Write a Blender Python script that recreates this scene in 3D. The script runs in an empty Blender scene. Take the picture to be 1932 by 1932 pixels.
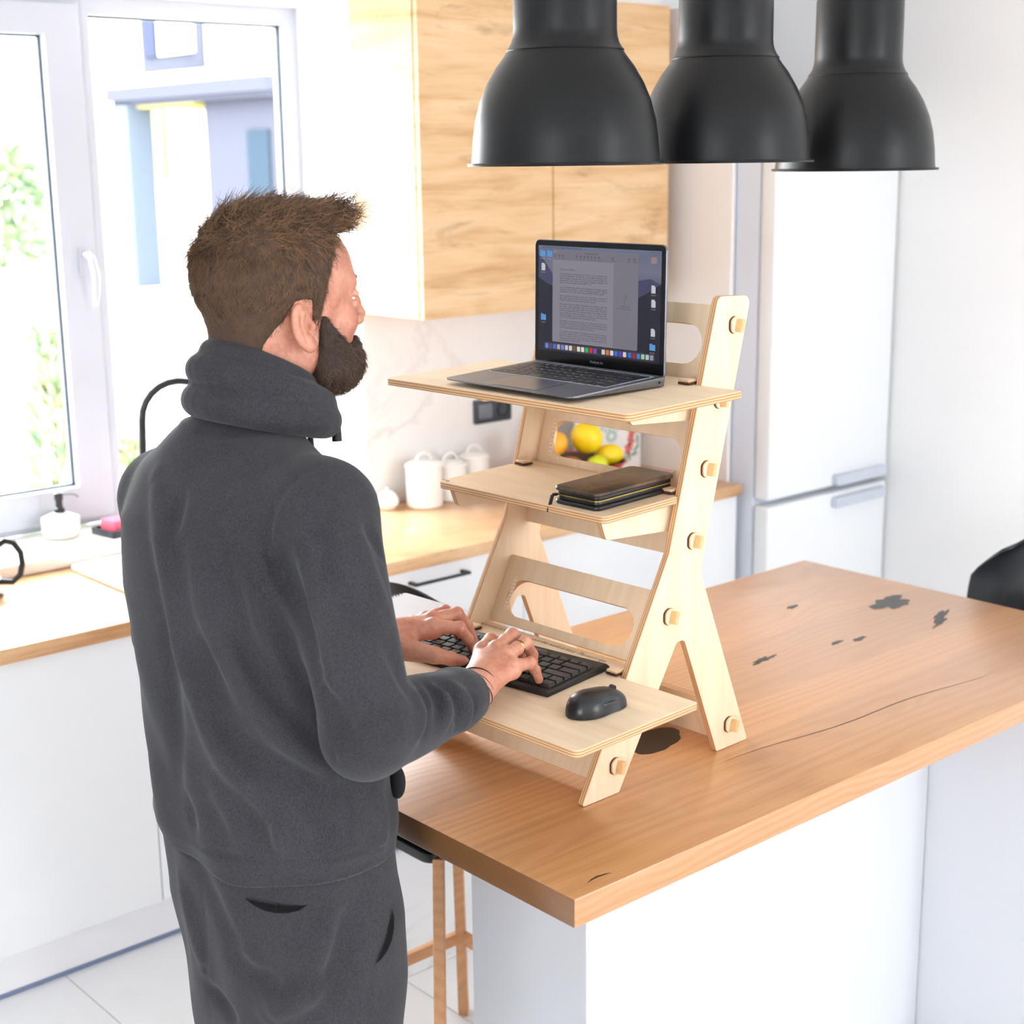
import bpy, bmesh, math, random
import numpy as np
from mathutils import Vector, Matrix
random.seed(7)
SC = bpy.context.scene
COL = SC.collection
R = math.radians

# ------------------------------------------------------------------ camera
FPX, YAW, PIT, ROL = 2868.9, R(48.872), R(13.081), R(-0.724)
cam_d = bpy.data.cameras.new('camera'); cam = bpy.data.objects.new('camera', cam_d); COL.objects.link(cam)
fw = Vector((math.cos(YAW)*math.cos(PIT), math.sin(YAW)*math.cos(PIT), -math.sin(PIT)))
rt = fw.cross(Vector((0, 0, 1))).normalized(); up = rt.cross(fw)
rt2 = math.cos(ROL)*rt + math.sin(ROL)*up; up2 = -math.sin(ROL)*rt + math.cos(ROL)*up
m = Matrix((rt2, up2, -fw)).transposed().to_4x4(); m.translation = (0, 0, 1.9)
cam.matrix_world = m
cam_d.sensor_width = 36; cam_d.sensor_fit = 'HORIZONTAL'; cam_d.lens = 36*FPX/1932
cam_d.clip_start = .05; cam_d.clip_end = 300
cam_d.dof.use_dof = True; cam_d.dof.focus_distance = 2.38; cam_d.dof.aperture_fstop = 5.0
SC.camera = cam

# ------------------------------------------------------------------ light
world = bpy.data.worlds.new('overcast_sky'); SC.world = world; world.use_nodes = True
wn = world.node_tree; wn.nodes.clear()
wo = wn.nodes.new('ShaderNodeOutputWorld'); wb = wn.nodes.new('ShaderNodeBackground')
wb.inputs[0].default_value = (.95, .975, 1, 1); wb.inputs[1].default_value = 15.0
wn.links.new(wb.outputs[0], wo.inputs[0])
X_LEFT = -3.0
def portal(name, loc, rot, sx, sy):
    l = bpy.data.lights.new(name, 'AREA'); l.shape = 'RECTANGLE'; l.size = sx; l.size_y = sy
    l.cycles.is_portal = True
    o = bpy.data.objects.new(name, l); COL.objects.link(o); o.location = loc; o.rotation_euler = rot
    return o
portal('kitchen_window_daylight', (1.95, 4.12, 1.62), (R(-90), 0, 0), 1.5, 1.5)
portal('garden_window_daylight', (3.05, -2.95, 1.75), (R(90), 0, 0), 1.2, 1.4)
portal('added_side_opening_portal', (X_LEFT+.05, -.9, 1.65), (R(90), 0, R(-90)), 1.6, 1.3)  # portal at the opening added in the left wall
SC.view_settings.view_transform = 'Standard'; SC.view_settings.look = 'None'
SC.view_settings.gamma = 1.0; SC.view_settings.use_curve_mapping = False
SC.view_settings.exposure = 0.5
SC.cycles.max_bounces = 9; SC.cycles.diffuse_bounces = 7; SC.cycles.glossy_bounces = 3; SC.cycles.transmission_bounces = 4; SC.cycles.transparent_max_bounces = 8
SC.cycles.sample_clamp_indirect = 6.0; SC.cycles.use_adaptive_sampling = True; SC.cycles.adaptive_threshold = .06; SC.cycles.caustics_reflective = False; SC.cycles.caustics_refractive = False

# ------------------------------------------------------------------ materials
def lin(c):
    return tuple(((x/255)/12.92 if x/255 <= .04045 else ((x/255+.055)/1.055)**2.4) for x in c)
class NT:
    def __init__(s, name):
        s.m = bpy.data.materials.new(name); s.m.use_nodes = True; s.t = s.m.node_tree
        s.b = s.t.nodes['Principled BSDF']; s.o = s.t.nodes['Material Output']
    def n(s, typ, **kw):
        x = s.t.nodes.new(typ)
        for k, v in kw.items(): setattr(x, k, v)
        return x
    def l(s, a, b): s.t.links.new(a, b)
    def val(s, sock, v): sock.default_value = v
    def math(s, op, a, b=None, c=None):
        x = s.n('ShaderNodeMath', operation=op)
        for i, v in enumerate((a, b, c)):
            if v is None: continue
            if isinstance(v, (int, float)): x.inputs[i].default_value = v
            else: s.l(v, x.inputs[i])
        return x.outputs[0]
    def coords(s, kind='Object', scale=(1, 1, 1), loc=(0, 0, 0)):
        tc = s.n('ShaderNodeTexCoord'); mp = s.n('ShaderNodeMapping')
        mp.inputs['Scale'].default_value = scale; mp.inputs['Location'].default_value = loc
        s.l(tc.outputs[kind], mp.inputs[0]); return mp.outputs[0]
    def noise(s, co, scale, detail=4, rough=.55, dist=0):
        x = s.n('ShaderNodeTexNoise'); x.inputs['Scale'].default_value = scale
        x.inputs['Detail'].default_value = detail; x.inputs['Roughness'].default_value = rough
        x.inputs['Distortion'].default_value = dist
        if co is not None: s.l(co, x.inputs['Vector'])
        return x.outputs['Fac']
    def ramp(s, f, stops):
        x = s.n('ShaderNodeValToRGB'); e = x.color_ramp.elements
        while len(e) < len(stops): e.new(.5)
        for i, (p, c) in enumerate(stops):
            e[i].position = p; e[i].color = (*c[:3], 1)
        s.l(f, x.inputs[0]); return x.outputs[0]
    def mix(s, f, a, b, blend='MIX'):
        x = s.n('ShaderNodeMix', data_type='RGBA', blend_type=blend)
        for sock, v in ((x.inputs[0], f), (x.inputs[6], a), (x.inputs[7], b)):
            if isinstance(v, (int, float)): sock.default_value = v
            elif isinstance(v, tuple): sock.default_value = (*v[:3], 1)
            else: s.l(v, sock)
        return x.outputs[2]
    def bump(s, h, strength=.2, dist=.002):
        x = s.n('ShaderNodeBump'); x.inputs['Strength'].default_value = strength; x.inputs['Distance'].default_value = dist
        s.l(h, x.inputs['Height']); s.l(x.outputs[0], s.b.inputs['Normal'])
MATS = {}
def plain(name, rgb, rough=.5, metal=0, spec=.5, var=.04, scale=30, bump=0, **kw):
    if name in MATS: return MATS[name]
    N = NT(name); c = lin(rgb)
    if var <= .012:
        rg_ = N.n('ShaderNodeRGB'); rg_.outputs[0].default_value = (*c, 1); N.l(rg_.outputs[0], N.b.inputs['Base Color'])
    else:
        co = N.coords(); f = N.noise(co, scale, 1)
        N.l(N.ramp(f, [(.3, tuple(x*(1-var) for x in c)), (.7, tuple(min(1, x*(1+var)) for x in c))]), N.b.inputs['Base Color'])
    N.b.inputs['Roughness'].default_value = rough; N.b.inputs['Metallic'].default_value = metal
    N.b.inputs['Specular IOR Level'].default_value = spec
    for k, v in kw.items(): N.b.inputs[k].default_value = v
    if bump: N.bump(f, bump)
    MATS[name] = N.m; return N.m
def emis(name, rgb, strength):
    if name in MATS: return MATS[name]
    N = NT(name); N.b.inputs['Base Color'].default_value = (.01, .01, .01, 1); N.b.inputs['Roughness'].default_value = .2
    N.b.inputs['Specular IOR Level'].default_value = .18; N.b.inputs['Emission Color'].default_value = (*lin(rgb), 1); N.b.inputs['Emission Strength'].default_value = strength
    MATS[name] = N.m; return N.m
def wood_rings(name, light, mid, dark, rough=.38, freq=190., seed_scale=1.0, bumpy=.05, rw=.07, coat=0):
    """solid wood, grain along local X; rings about an axis that differs per object"""
    N = NT(name); tc = N.n('ShaderNodeTexCoord'); oi = N.n('ShaderNodeObjectInfo')
    sp = N.n('ShaderNodeSeparateXYZ'); N.l(tc.outputs['Object'], sp.inputs[0])
    rnd = oi.outputs['Random']
    offy = N.math('MULTIPLY_ADD', rnd, .16, -.08); offz = N.math('MULTIPLY_ADD', N.math('FRACT', N.math('MULTIPLY', rnd, 17.3)), -.12, -.05)
    cb = N.n('ShaderNodeCombineXYZ'); N.l(N.math('MULTIPLY', sp.outputs[0], .55), cb.inputs[0]); N.l(sp.outputs[1], cb.inputs[1]); N.l(sp.outputs[2], cb.inputs[2])
    ad = N.n('ShaderNodeVectorMath', operation='ADD'); N.l(cb.outputs[0], ad.inputs[0])
    cr = N.n('ShaderNodeCombineXYZ'); N.l(N.math('MULTIPLY', rnd, 31.), cr.inputs[0]); N.l(cr.outputs[0], ad.inputs[1])
    warp = N.noise(ad.outputs[0], 3.2, 3, .5)
    y = N.math('ADD', sp.outputs[1], offy); z = N.math('ADD', sp.outputs[2], offz)
    w = N.math('MULTIPLY_ADD', warp, .12, -.06)
    r = N.math('SQRT', N.math('ADD', N.math('POWER', N.math('ADD', y, w), 2), N.math('POWER', N.math('ADD', z, w), 2)))
    ring = N.math('SINE', N.math('MULTIPLY', r, freq*2.2))
    fib = N.noise(N.coords('Object', (6, 260, 260)), 1.0, 3, .6)
    pore = N.noise(N.coords('Object', (18, 700, 700)), 1.0, 2, .5)
    f = N.math('ADD', N.math('MULTIPLY_ADD', ring, rw, .5), N.math('MULTIPLY_ADD', fib, .42, -.21))
    col = N.ramp(f, [(.25, dark), (.5, mid), (.78, light)])
    tone = N.math('MULTIPLY_ADD', N.math('FRACT', N.math('MULTIPLY', rnd, 7.7)), .22, .89)
    hs = N.n('ShaderNodeHueSaturation'); N.l(col, hs.inputs['Color']); N.l(tone, hs.inputs['Value'])
    col = N.mix(N.math('MULTIPLY', N.math('GREATER_THAN', pore, .62), .25), hs.outputs[0], dark)
    sn = N.n('ShaderNodeSeparateXYZ'); N.l(tc.outputs['Normal'], sn.inputs[0])
    col = N.mix(N.math('MULTIPLY', N.math('GREATER_THAN', N.math('ABSOLUTE', sn.outputs[0]), .7), .85 if coat else 0.), col, tuple(x*.35 for x in dark))   # oiled end grain is darker, and the shade on that end is painted in
    N.l(col, N.b.inputs['Base Color']); N.b.inputs['Roughness'].default_value = rough
    N.b.inputs['Specular IOR Level'].default_value = .5; N.b.inputs['Coat Weight'].default_value = coat; N.b.inputs['Coat Roughness'].default_value = .3
    N.bump(f, bumpy, .001)
    MATS[name] = N.m; return N.m
def laminate(name, light, mid, dark, knotc, rough=.5, spec=.5):
    """oak décor: grain along X, smoky knots"""
    N = NT(name); co = N.coords('Object', (1.1, 1, 8)); co2 = N.coords('Object', (6, 90, 160))
    a = N.noise(co, 2.4, 5, .55, .5); b = N.noise(co2, 1., 3, .6)
    f = N.math('ADD', N.math('MULTIPLY', a, .75), N.math('MULTIPLY', b, .25))
    col = N.ramp(f, [(.33, dark), (.48, mid), (.66, light)])
    k = N.noise(N.coords('Object', (2.6, 2.6, 11), (3, 1, 2)), 1.15, 5, .7, 1.2)
    kf = N.ramp(k, [(.56, (0, 0, 0)), (.74, (1, 1, 1))])
    col = N.mix(N.math('MULTIPLY', kf, .55), col, knotc)
    N.l(col, N.b.inputs['Base Color']); N.b.inputs['Roughness'].default_value = rough; N.b.inputs['Specular IOR Level'].default_value = spec
    N.bump(b, .04, .001); MATS[name] = N.m; return N.m
def birch_ply(name):
    """thin plate: faces birch veneer, edges show the plies (local Z is the thickness)"""
    N = NT(name); tc = N.n('ShaderNodeTexCoord'); sp = N.n('ShaderNodeSeparateXYZ'); N.l(tc.outputs['Object'], sp.inputs[0])
    sn = N.n('ShaderNodeSeparateXYZ'); N.l(tc.outputs['Normal'], sn.inputs[0])
    edge = N.math('LESS_THAN', N.math('ABSOLUTE', sn.outputs[2]), .6)
    oi = N.n('ShaderNodeObjectInfo')
    ad = N.n('ShaderNodeVectorMath', operation='ADD'); N.l(N.coords('Object', (34, 3.2, 1)), ad.inputs[0])
    cr = N.n('ShaderNodeCombineXYZ'); N.l(N.math('MULTIPLY', oi.outputs['Random'], 40.), cr.inputs[0]); N.l(cr.outputs[0], ad.inputs[1])
    a = N.noise(ad.outputs[0], 1.0, 4, .6, .35); fl = N.noise(N.coords('Object', (420, 60, 1)), 1, 2, .5)
    face = N.ramp(N.math('ADD', N.math('MULTIPLY', a, .8), N.math('MULTIPLY', fl, .2)), [(.3, lin((225, 197, 163))), (.5, lin((233, 209, 177))), (.72, lin((239, 218, 190)))])
    st = N.math('SINE', N.math('MULTIPLY', sp.outputs[2], 2*math.pi/.0042))
    ed = N.ramp(N.math('MULTIPLY_ADD', st, .5, .5), [(.25, lin((178, 128, 86))), (.75, lin((224, 186, 142)))])
    N.l(N.mix(edge, face, ed), N.b.inputs['Base Color']); N.b.inputs['Roughness'].default_value = .55
    N.b.inputs['Specular IOR Level'].default_value = .35
    N.bump(a, .03, .001); MATS[name] = N.m; return N.m
def marble(name, base, vein, rough=.15, scale=1.2, amt=.5):
    N = NT(name); co = N.coords('Object'); oi = N.n('ShaderNodeObjectInfo')
    ad = N.n('ShaderNodeVectorMath', operation='ADD'); N.l(co, ad.inputs[0])
    cr = N.n('ShaderNodeCombineXYZ'); N.l(N.math('MULTIPLY', oi.outputs['Random'], 53.), cr.inputs[0]); N.l(cr.outputs[0], ad.inputs[1])
    a = N.noise(ad.outputs[0], scale*1.6, 7, .6, 1.4)
    v = N.math('ABSOLUTE', N.math('SUBTRACT', a, .5))
    f = N.ramp(v, [(0, (1, 1, 1)), (.035, (0, 0, 0))])
    big = N.noise(ad.outputs[0], scale*1.1, 3, .5); msk = N.ramp(big, [(.45, (0, 0, 0)), (.68, (1, 1, 1))])
    col = N.mix(N.math('MULTIPLY', N.math('MULTIPLY', f, msk), amt), base, vein)
    col = N.mix(N.math('MULTIPLY', msk, amt*.25), col, vein)
    N.l(col, N.b.inputs['Base Color']); N.b.inputs['Roughness'].default_value = rough; MATS[name] = N.m; return N.m
def glass_pane(name, tint=(1, 1, 1), refl=.08):
    N = NT(name); tr = N.n('ShaderNodeBsdfTransparent'); tr.inputs[0].default_value = (*tint, 1)
    gl = N.n('ShaderNodeBsdfGlossy'); gl.inputs['Roughness'].default_value = .02
    mx = N.n('ShaderNodeMixShader'); lw = N.n('ShaderNodeLayerWeight'); lw.inputs[0].default_value = .12
    N.l(N.math('MULTIPLY', lw.outputs['Fresnel'], refl*6), mx.inputs[0]); N.l(tr.outputs[0], mx.inputs[1]); N.l(gl.outputs[0], mx.inputs[2])
    N.l(mx.outputs[0], N.o.inputs['Surface']); MATS[name] = N.m; return N.m

WHITE = plain('white_wall_paint', (240, 240, 240), .85, var=.01, scale=60)
CEIL = plain('ceiling_paint', (242, 242, 241), .9, var=.01)
GLOSSW = plain('white_gloss_lacquer', (236, 238, 240), .22, var=.008)
SATINW = plain('white_satin_panel', (238, 238, 240), .35, var=.008)
PVC = plain('white_window_plastic', (188, 191, 201), .35, var=.006)
PANELP = plain('pale_blush_panel', (246, 244, 243), .6, var=.02, scale=220)
BLACKP = plain('black_plastic', (20, 21, 23), .42, var=.1)
BLACKM = plain('black_satin_metal', (22, 24, 26), .35, var=.08)
SHELL = plain('charcoal_plastic_shell', (34, 36, 40), .38, var=.05)
GASKET = plain('dark_grey_gasket', (70, 80, 88), .6)
STEEL = plain('polished_steel', (200, 200, 202), .12, metal=1, var=.02)
LAMPM = plain('dark_grey_lamp_metal', (11, 12, 14), .36, var=.03, scale=400, spec=.36)
LAMPIN = plain('white_lamp_inside', (235, 235, 232), .5)
OAK = wood_rings('oiled_oak', lin((210, 160, 108)), lin((199, 143, 89)), lin((176, 117, 67)), .36, coat=.9)
BEECH = wood_rings('beech_wood', lin((228, 180, 136)), lin((218, 165, 118)), lin((200, 143, 97)), .5, freq=120)
LAM = laminate('oak_laminate', lin((229, 198, 160)), lin((217, 180, 136)), lin((196, 153, 108)), lin((128, 92, 66)), .5, .3)
LAMTOP = laminate('oak_laminate_worktop', lin((222, 182, 138)), lin((204, 157, 110)), lin((176, 128, 84)), lin((110, 82, 62)), .3, .7)
PLY = birch_ply('birch_plywood')
TILE = marble('white_marble_tile', lin((240, 241, 243)), lin((176, 178, 182)), .12, 1.3, .45)
SPLASH = marble('white_marble_splash', lin((236, 235, 234)), lin((150, 146, 142)), .12, 1.0, .6)
GROUT = plain('beige_grout', (196, 190, 180), .9)
GLASS = glass_pane('window_glass')

# ------------------------------------------------------------------ mesh helpers
def M4(loc=(0, 0, 0), rz=0): return Matrix.Translation(loc) @ Matrix.Rotation(rz, 4, 'Z')
ROOTM = {}
def setp(o, label=None, cat=None, group=None, kind=None):
    for k, v in (('label', label), ('category', cat), ('group', group), ('kind', kind)):
        if v: o[k] = v
    return o
def thing(name, label, cat, loc=(0, 0, 0), rz=0, group=None, kind=None, mat4=None):
    o = bpy.data.objects.new(name, None); COL.objects.link(o); o.empty_display_size = .05
    mm = mat4 if mat4 is not None else M4(loc, rz)
    o.matrix_world = mm; ROOTM[o] = mm.copy()
    return setp(o, label, cat, group, kind)
def finish(me, mat, smooth=True, angle=38):
    if mat is not None:
        for x in (mat if isinstance(mat, (list, tuple)) else [mat]): me.materials.append(x)
    if smooth and len(me.polygons):
        me.polygons.foreach_set('use_smooth', [True]*len(me.polygons)); me.set_sharp_from_angle(angle=R(angle))
    me.update()
def place(name, me, parent=None, mat4=None, local=False):
    """mat4: object matrix in world space (or in parent space if local)"""
    o = bpy.data.objects.new(name, me); COL.objects.link(o)
    mm = mat4 if mat4 is not None else Matrix.Identity(4)
    if parent is not None:
        o.parent = parent
        wl = mm if local else ROOTM[parent].inverted() @ mm
        o.matrix_local = wl; ROOTM[o] = ROOTM[parent] @ wl
    else:
        o.matrix_world = mm; ROOTM[o] = mm.copy()
    return o
class MB:
    def __init__(s): s.bm = bmesh.new()
    def box(s, lo, hi, bev=0, seg=2, mat4=None):
        g = bmesh.ops.create_cube(s.bm, size=1.0)['verts']
        for v in g:
            v.co = Vector([lo[i]+(hi[i]-lo[i])*(v.co[i]+.5) for i in range(3)])
        if bev:
            es = list({e for v in g for e in v.link_edges})
            g = bmesh.ops.bevel(s.bm, geom=es, offset=bev, segments=seg, affect='EDGES', profile=.5)['verts']
            if mat4 is not None:
                pass
        if mat4 is not None:
            vs = {v for v in g}
            for v in vs: v.co = mat4 @ v.co
        return s
    def rbox(s, lo, hi, r, bev=0, axis=2, seg=5):
        """box with rounded vertical corners, optional small edge bevel"""
        g = bmesh.ops.create_cube(s.bm, size=1.0)['verts']
        for v in g: v.co = Vector([lo[i]+(hi[i]-lo[i])*(v.co[i]+.5) for i in range(3)])
        es = [e for e in {e for v in g for e in v.link_edges} if abs((e.verts[0].co-e.verts[1].co)[axis]) > 1e-6]
        out = bmesh.ops.bevel(s.bm, geom=es, offset=r, segments=seg, affect='EDGES', profile=.5)
        if bev:
            vs = set(out['verts']); fs = {f for v in vs for f in v.link_faces}
            es = [e for f in fs for e in f.edges if len(e.link_faces) == 2 and e.calc_face_angle(0) > 1.2]
            bmesh.ops.bevel(s.bm, geom=list(set(es)), offset=bev, segments=2, affect='EDGES', profile=.5)
        return s
    def lathe(s, prof, c=(0, 0, 0), seg=32, close=False):
        rings = []
        for r, z in prof:
            if r < 1e-6: rings.append([s.bm.verts.new((c[0], c[1], c[2]+z))])
            else: rings.append([s.bm.verts.new((c[0]+r*math.cos(2*math.pi*i/seg), c[1]+r*math.sin(2*math.pi*i/seg), c[2]+z)) for i in range(seg)])
        pr = list(zip(rings, rings[1:])) + ([(rings[-1], rings[0])] if close else [])
        for a, b in pr:
            if len(a) == 1 and len(b) == 1: continue
            for i in range(seg):
                j = (i+1) % seg
                if len(a) == 1: s.bm.faces.new((a[0], b[i], b[j]))
                elif len(b) == 1: s.bm.faces.new((a[i], b[0], a[j]))
                else: s.bm.faces.new((a[i], b[i], b[j], a[j]))
        return s
    def tube(s, pts, r, seg=10, caps=True):
        pts = [Vector(p) for p in pts]; rs = r if isinstance(r, (list, tuple)) else [r]*len(pts)
        t0 = (pts[1]-pts[0]).normalized(); nrm = t0.orthogonal().normalized(); rings = []
        for i, p in enumerate(pts):
            t = (pts[min(i+1, len(pts)-1)]-pts[max(i-1, 0)]).normalized()
            nrm = (nrm - t*nrm.dot(t)).normalized(); b = t.cross(nrm)
            rings.append([s.bm.verts.new(p+rs[i]*(math.cos(2*math.pi*k/seg)*nrm+math.sin(2*math.pi*k/seg)*b)) for k in range(seg)])
        for a, b in zip(rings, rings[1:]):
            for k in range(seg): s.bm.faces.new((a[k], a[(k+1) % seg], b[(k+1) % seg], b[k]))
        if caps:
            s.bm.faces.new(rings[0][::-1]); s.bm.faces.new(rings[-1])
        return s
    def prism(s, poly, axis, a, b):
        """extrude a 2D polygon along an axis; polygon axes are the other two in order"""
        def P(p, h):
            q = list(p); q.insert(axis, h); return Vector(q)
        lo = [s.bm.verts.new(P(p, a)) for p in poly]; hi = [s.bm.verts.new(P(p, b)) for p in poly]
        n = len(poly)
        for i in range(n): s.bm.faces.new((lo[i], lo[(i+1) % n], hi[(i+1) % n], hi[i]))
        s.bm.faces.new(lo[::-1]); s.bm.faces.new(hi); return s
    def ball(s, c, r, seg=24, ring=14):
        rr = r if isinstance(r, (list, tuple)) else (r, r, r)
        g = bmesh.ops.create_uvsphere(s.bm, u_segments=seg, v_segments=ring, radius=1)['verts']
        for v in g: v.co = Vector((c[0]+v.co.x*rr[0], c[1]+v.co.y*rr[1], c[2]+v.co.z*rr[2]))
        return s
    def quad(s, a, b, c, d): s.bm.faces.new([s.bm.verts.new(p) for p in (a, b, c, d)]); return s
    def mesh(s, name, mat, smooth=True, angle=38):
        bmesh.ops.recalc_face_normals(s.bm, faces=s.bm.faces)
        me = bpy.data.meshes.new(name); s.bm.to_mesh(me); s.bm.free(); finish(me, mat, smooth, angle); return me
    def obj(s, name, mat, parent=None, org=None, smooth=True, angle=38, local=False):
        """verts are in world space (or parent space if local); org = where the object's origin goes"""
        if org is not None:
            bmesh.ops.translate(s.bm, verts=s.bm.verts, vec=-Vector(org))
        me = s.mesh(name, mat, smooth, angle)
        return place(name, me, parent, Matrix.Translation(org or (0, 0, 0)), local)
def fillet(pts, rad, seg=5):
    out = []; n = len(pts); rad = rad if isinstance(rad, (list, tuple)) else [rad]*n
    for i in range(n):
        p, a, b = Vector(pts[i]), Vector(pts[i-1]), Vector(pts[(i+1) % n]); r = rad[i]
        if r <= 0: out.append(tuple(p)); continue
        da, db = (a-p).normalized(), (b-p).normalized(); ang = da.angle(db); t = r/math.tan(ang/2)
        c = p+(da+db).normalized()*r/math.sin(ang/2); s0, s1 = p+da*t-c, p+db*t-c
        a0 = math.atan2(s0.y, s0.x); a1 = math.atan2(s1.y, s1.x); d = (a1-a0+math.pi) % (2*math.pi)-math.pi
        for k in range(seg+1):
            q = a0+d*k/seg; out.append((c.x+r*math.cos(q), c.y+r*math.sin(q)))
    return out
def stadium(cx, cy, w, h, seg=10, ang=0):
    r = h/2; pts = []
    for k in range(seg+1):
        q = -math.pi/2+math.pi*k/seg; pts.append((w/2-r+r*math.cos(q), r*math.sin(q)))
    for k in range(seg+1):
        q = math.pi/2+math.pi*k/seg; pts.append((-w/2+r+r*math.cos(q), r*math.sin(q)))
    return [(cx+x*math.cos(ang)-y*math.sin(ang), cy+x*math.sin(ang)+y*math.cos(ang)) for x, y in pts]
def curve_mesh(name, loops, ext, bev=0.):
    cu = bpy.data.curves.new(name, 'CURVE'); cu.dimensions = '2D'; cu.fill_mode = 'BOTH'; cu.extrude = max(ext-bev, 1e-5); cu.bevel_depth = bev; cu.bevel_resolution = 1; cu.offset = -bev
    for lp in loops:
        sp = cu.splines.new('POLY'); sp.points.add(len(lp)-1)
        for q, p in zip(sp.points, lp): q.co = (p[0], p[1], 0, 1)
        sp.use_cyclic_u = True
    o = bpy.data.objects.new(name, cu); me = bpy.data.meshes.new_from_object(o)
    bpy.data.objects.remove(o); bpy.data.curves.remove(cu); me.name = name; return me
def plate(name, outer, holes, t, mat4, mat, parent=None, bev=.0008, local=False):
    """flat plate: outline in local XY, centred on local Z with thickness t"""
    me = curve_mesh(name, [outer]+list(holes), t/2, bev); me.materials.clear(); finish(me, mat, True, 40)
    return place(name, me, parent, mat4, local)
def text_mesh(name, body, size, mat, mat4, parent, ext=.0, shear=0, align='LEFT', space=1.0, line=1.0, local=False, box=0, justify=False, bold=0):
    cu = bpy.data.curves.new(name, 'FONT'); cu.body = body; cu.size = size; cu.extrude = ext; cu.shear = shear; cu.align_x = align
    cu.space_character = space; cu.space_line = line; cu.offset = bold; cu.resolution_u = 2
    if box:
        cu.text_boxes[0].width = box
        if justify: cu.align_x = 'JUSTIFY'
    o = bpy.data.objects.new(name, cu); me = bpy.data.meshes.new_from_object(o)
    bpy.data.objects.remove(o); bpy.data.curves.remove(cu); me.materials.clear(); me.materials.append(mat); me.name = name
    return place(name, me, parent, mat4, local)
def copy_tree(o, parent=None):
    c = o.copy(); COL.objects.link(c); c.parent = parent
    if parent is not None: c.matrix_local = o.matrix_local
    for ch in o.children: copy_tree(ch, c)
    return c
# ================================================================== the room
X0, X1, Y0, Y1, H = -3.0, 4.42, -3.0, 3.73, 2.6
fl = MB().box((X0-.2, Y0-.2, -.1), (X1+.2, Y1+.35, -.006)).obj('floor', GROUT, None, (1, 1, 0), smooth=False)
setp(fl, 'pale marble tiled kitchen floor', None, None, 'structure')
TS = .59; tile_me = None
gx = [1.36+TS*k for k in range(-8, 6)]; gy = [2.647+TS*k for k in range(-10, 2)]
for x in gx:
    for y in gy:
        a, b, c, d = max(x, X0)+.0012, min(x+TS, X1)-.0012, max(y, Y0)+.0012, min(y+TS, Y1)-.0012
        if b-a < .05 or d-c < .05: continue
        full = abs(b-a-TS) < .004 and abs(d-c-TS) < .004
        if full and tile_me is not None: me = tile_me
        else:
            me = MB().box((-(b-a)/2, -(d-c)/2, -.006), ((b-a)/2, (d-c)/2, 0), .001, 1).mesh('tile', TILE, False)
            if full: tile_me = me
        place('tile', me, fl, Matrix.Translation(((a+b)/2, (c+d)/2, 0)))
WX0, WX1, WZ0, WZ1 = 1.24, 2.66, .86, 2.345
wb_ = MB()
wb_.box((X0-.2, Y1, 0), (WX0, Y1+.33, H)).box((WX1, Y1, 0), (X1+.2, Y1+.33, H)).box((WX0, Y1, 0), (WX1, Y1+.33, WZ0)).box((WX0, Y1, WZ1), (WX1, Y1+.33, H))
setp(wb_.obj('wall_back', WHITE, None, (1, Y1, 0), smooth=False), 'white wall with the kitchen window', None, None, 'structure')
setp(MB().box((X1, Y0-.2, 0), (X1+.2, Y1, H)).obj('wall_right', WHITE, None, (X1, 0, 0), smooth=False), 'plain white wall beside the fridge', None, None, 'structure')
w = MB(); w.box((X0-.2, Y0-.2, 0), (X0, -1.7, H)).box((X0-.2, -.1, 0), (X0, Y1, H)).box((X0-.2, -1.7, 0), (X0, -.1, 1.0)).box((X0-.2, -1.7, 2.3), (X0, -.1, H))  # unseen opening added to raise the room's fill light
setp(w.obj('wall_left', WHITE, None, (X0, 0, 0), smooth=False), 'white wall behind the camera', None, None, 'structure')
w = MB()
w.box((X0, Y0-.2, 0), (2.45, Y0, H)).box((3.65, Y0-.2, 0), (X1, Y0, H)).box((2.45, Y0-.2, 2.45), (3.65, Y0, H)).box((2.45, Y0-.2, 0), (3.65, Y0, 1.05))
setp(w.obj('wall_front', WHITE, None, (1, Y0, 0), smooth=False), 'white wall with a wide garden opening', None, None, 'structure')
setp(MB().box((X0-.2, Y0-.2, H), (X1+.2, Y1+.33, H+.15)).obj('ceiling', CEIL, None, (1, 1, H), smooth=False), 'plain white ceiling', None, None, 'structure')

# window: outer frame, left opening sash, right fixed pane
win = thing('window_1', 'white plastic double window above the worktop', None, (1.95, 4.02, .894), kind='structure')
f = MB()
def frame_loop(mb, x0, x1, z0, z1, ix0, ix1, iz0, iz1, y0, y1):
    o = [(x0, z0), (x1, z0), (x1, z1), (x0, z1)]; n_ = [(ix0, iz0), (ix1, iz0), (ix1, iz1), (ix0, iz1)]
    V = {}
    for k in range(4):
        for tag, pt in (('o', o[k]), ('i', n_[k])):
            for yy in (y0, y1): V[tag, k, yy] = mb.bm.verts.new((pt[0], yy, pt[1]))
    for k in range(4):
        j = (k+1) % 4
        for fc in (('o', 'i', y0, y0), ('i', 'o', y1, y1)): mb.bm.faces.new((V[fc[0], k, fc[2]], V[fc[0], j, fc[2]], V[fc[1], j, fc[2]], V[fc[1], k, fc[2]]))
        mb.bm.faces.new((V['o', k, y0], V['o', k, y1], V['o', j, y1], V['o', j, y0])); mb.bm.faces.new((V['i', k, y0], V['i', j, y0], V['i', j, y1], V['i', k, y1]))
frame_loop(f, WX0+.0005, 1.9645, .8945, WZ1-.0005, 1.262, 1.948, .93, 2.31, 4.0, 4.07)
frame_loop(f, 1.965, WX1-.0005, .8945, WZ1-.0005, 1.99, 2.616, 1.005, 2.295, 4.0, 4.07)
f.obj('frame', PVC, win, smooth=False)
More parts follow.
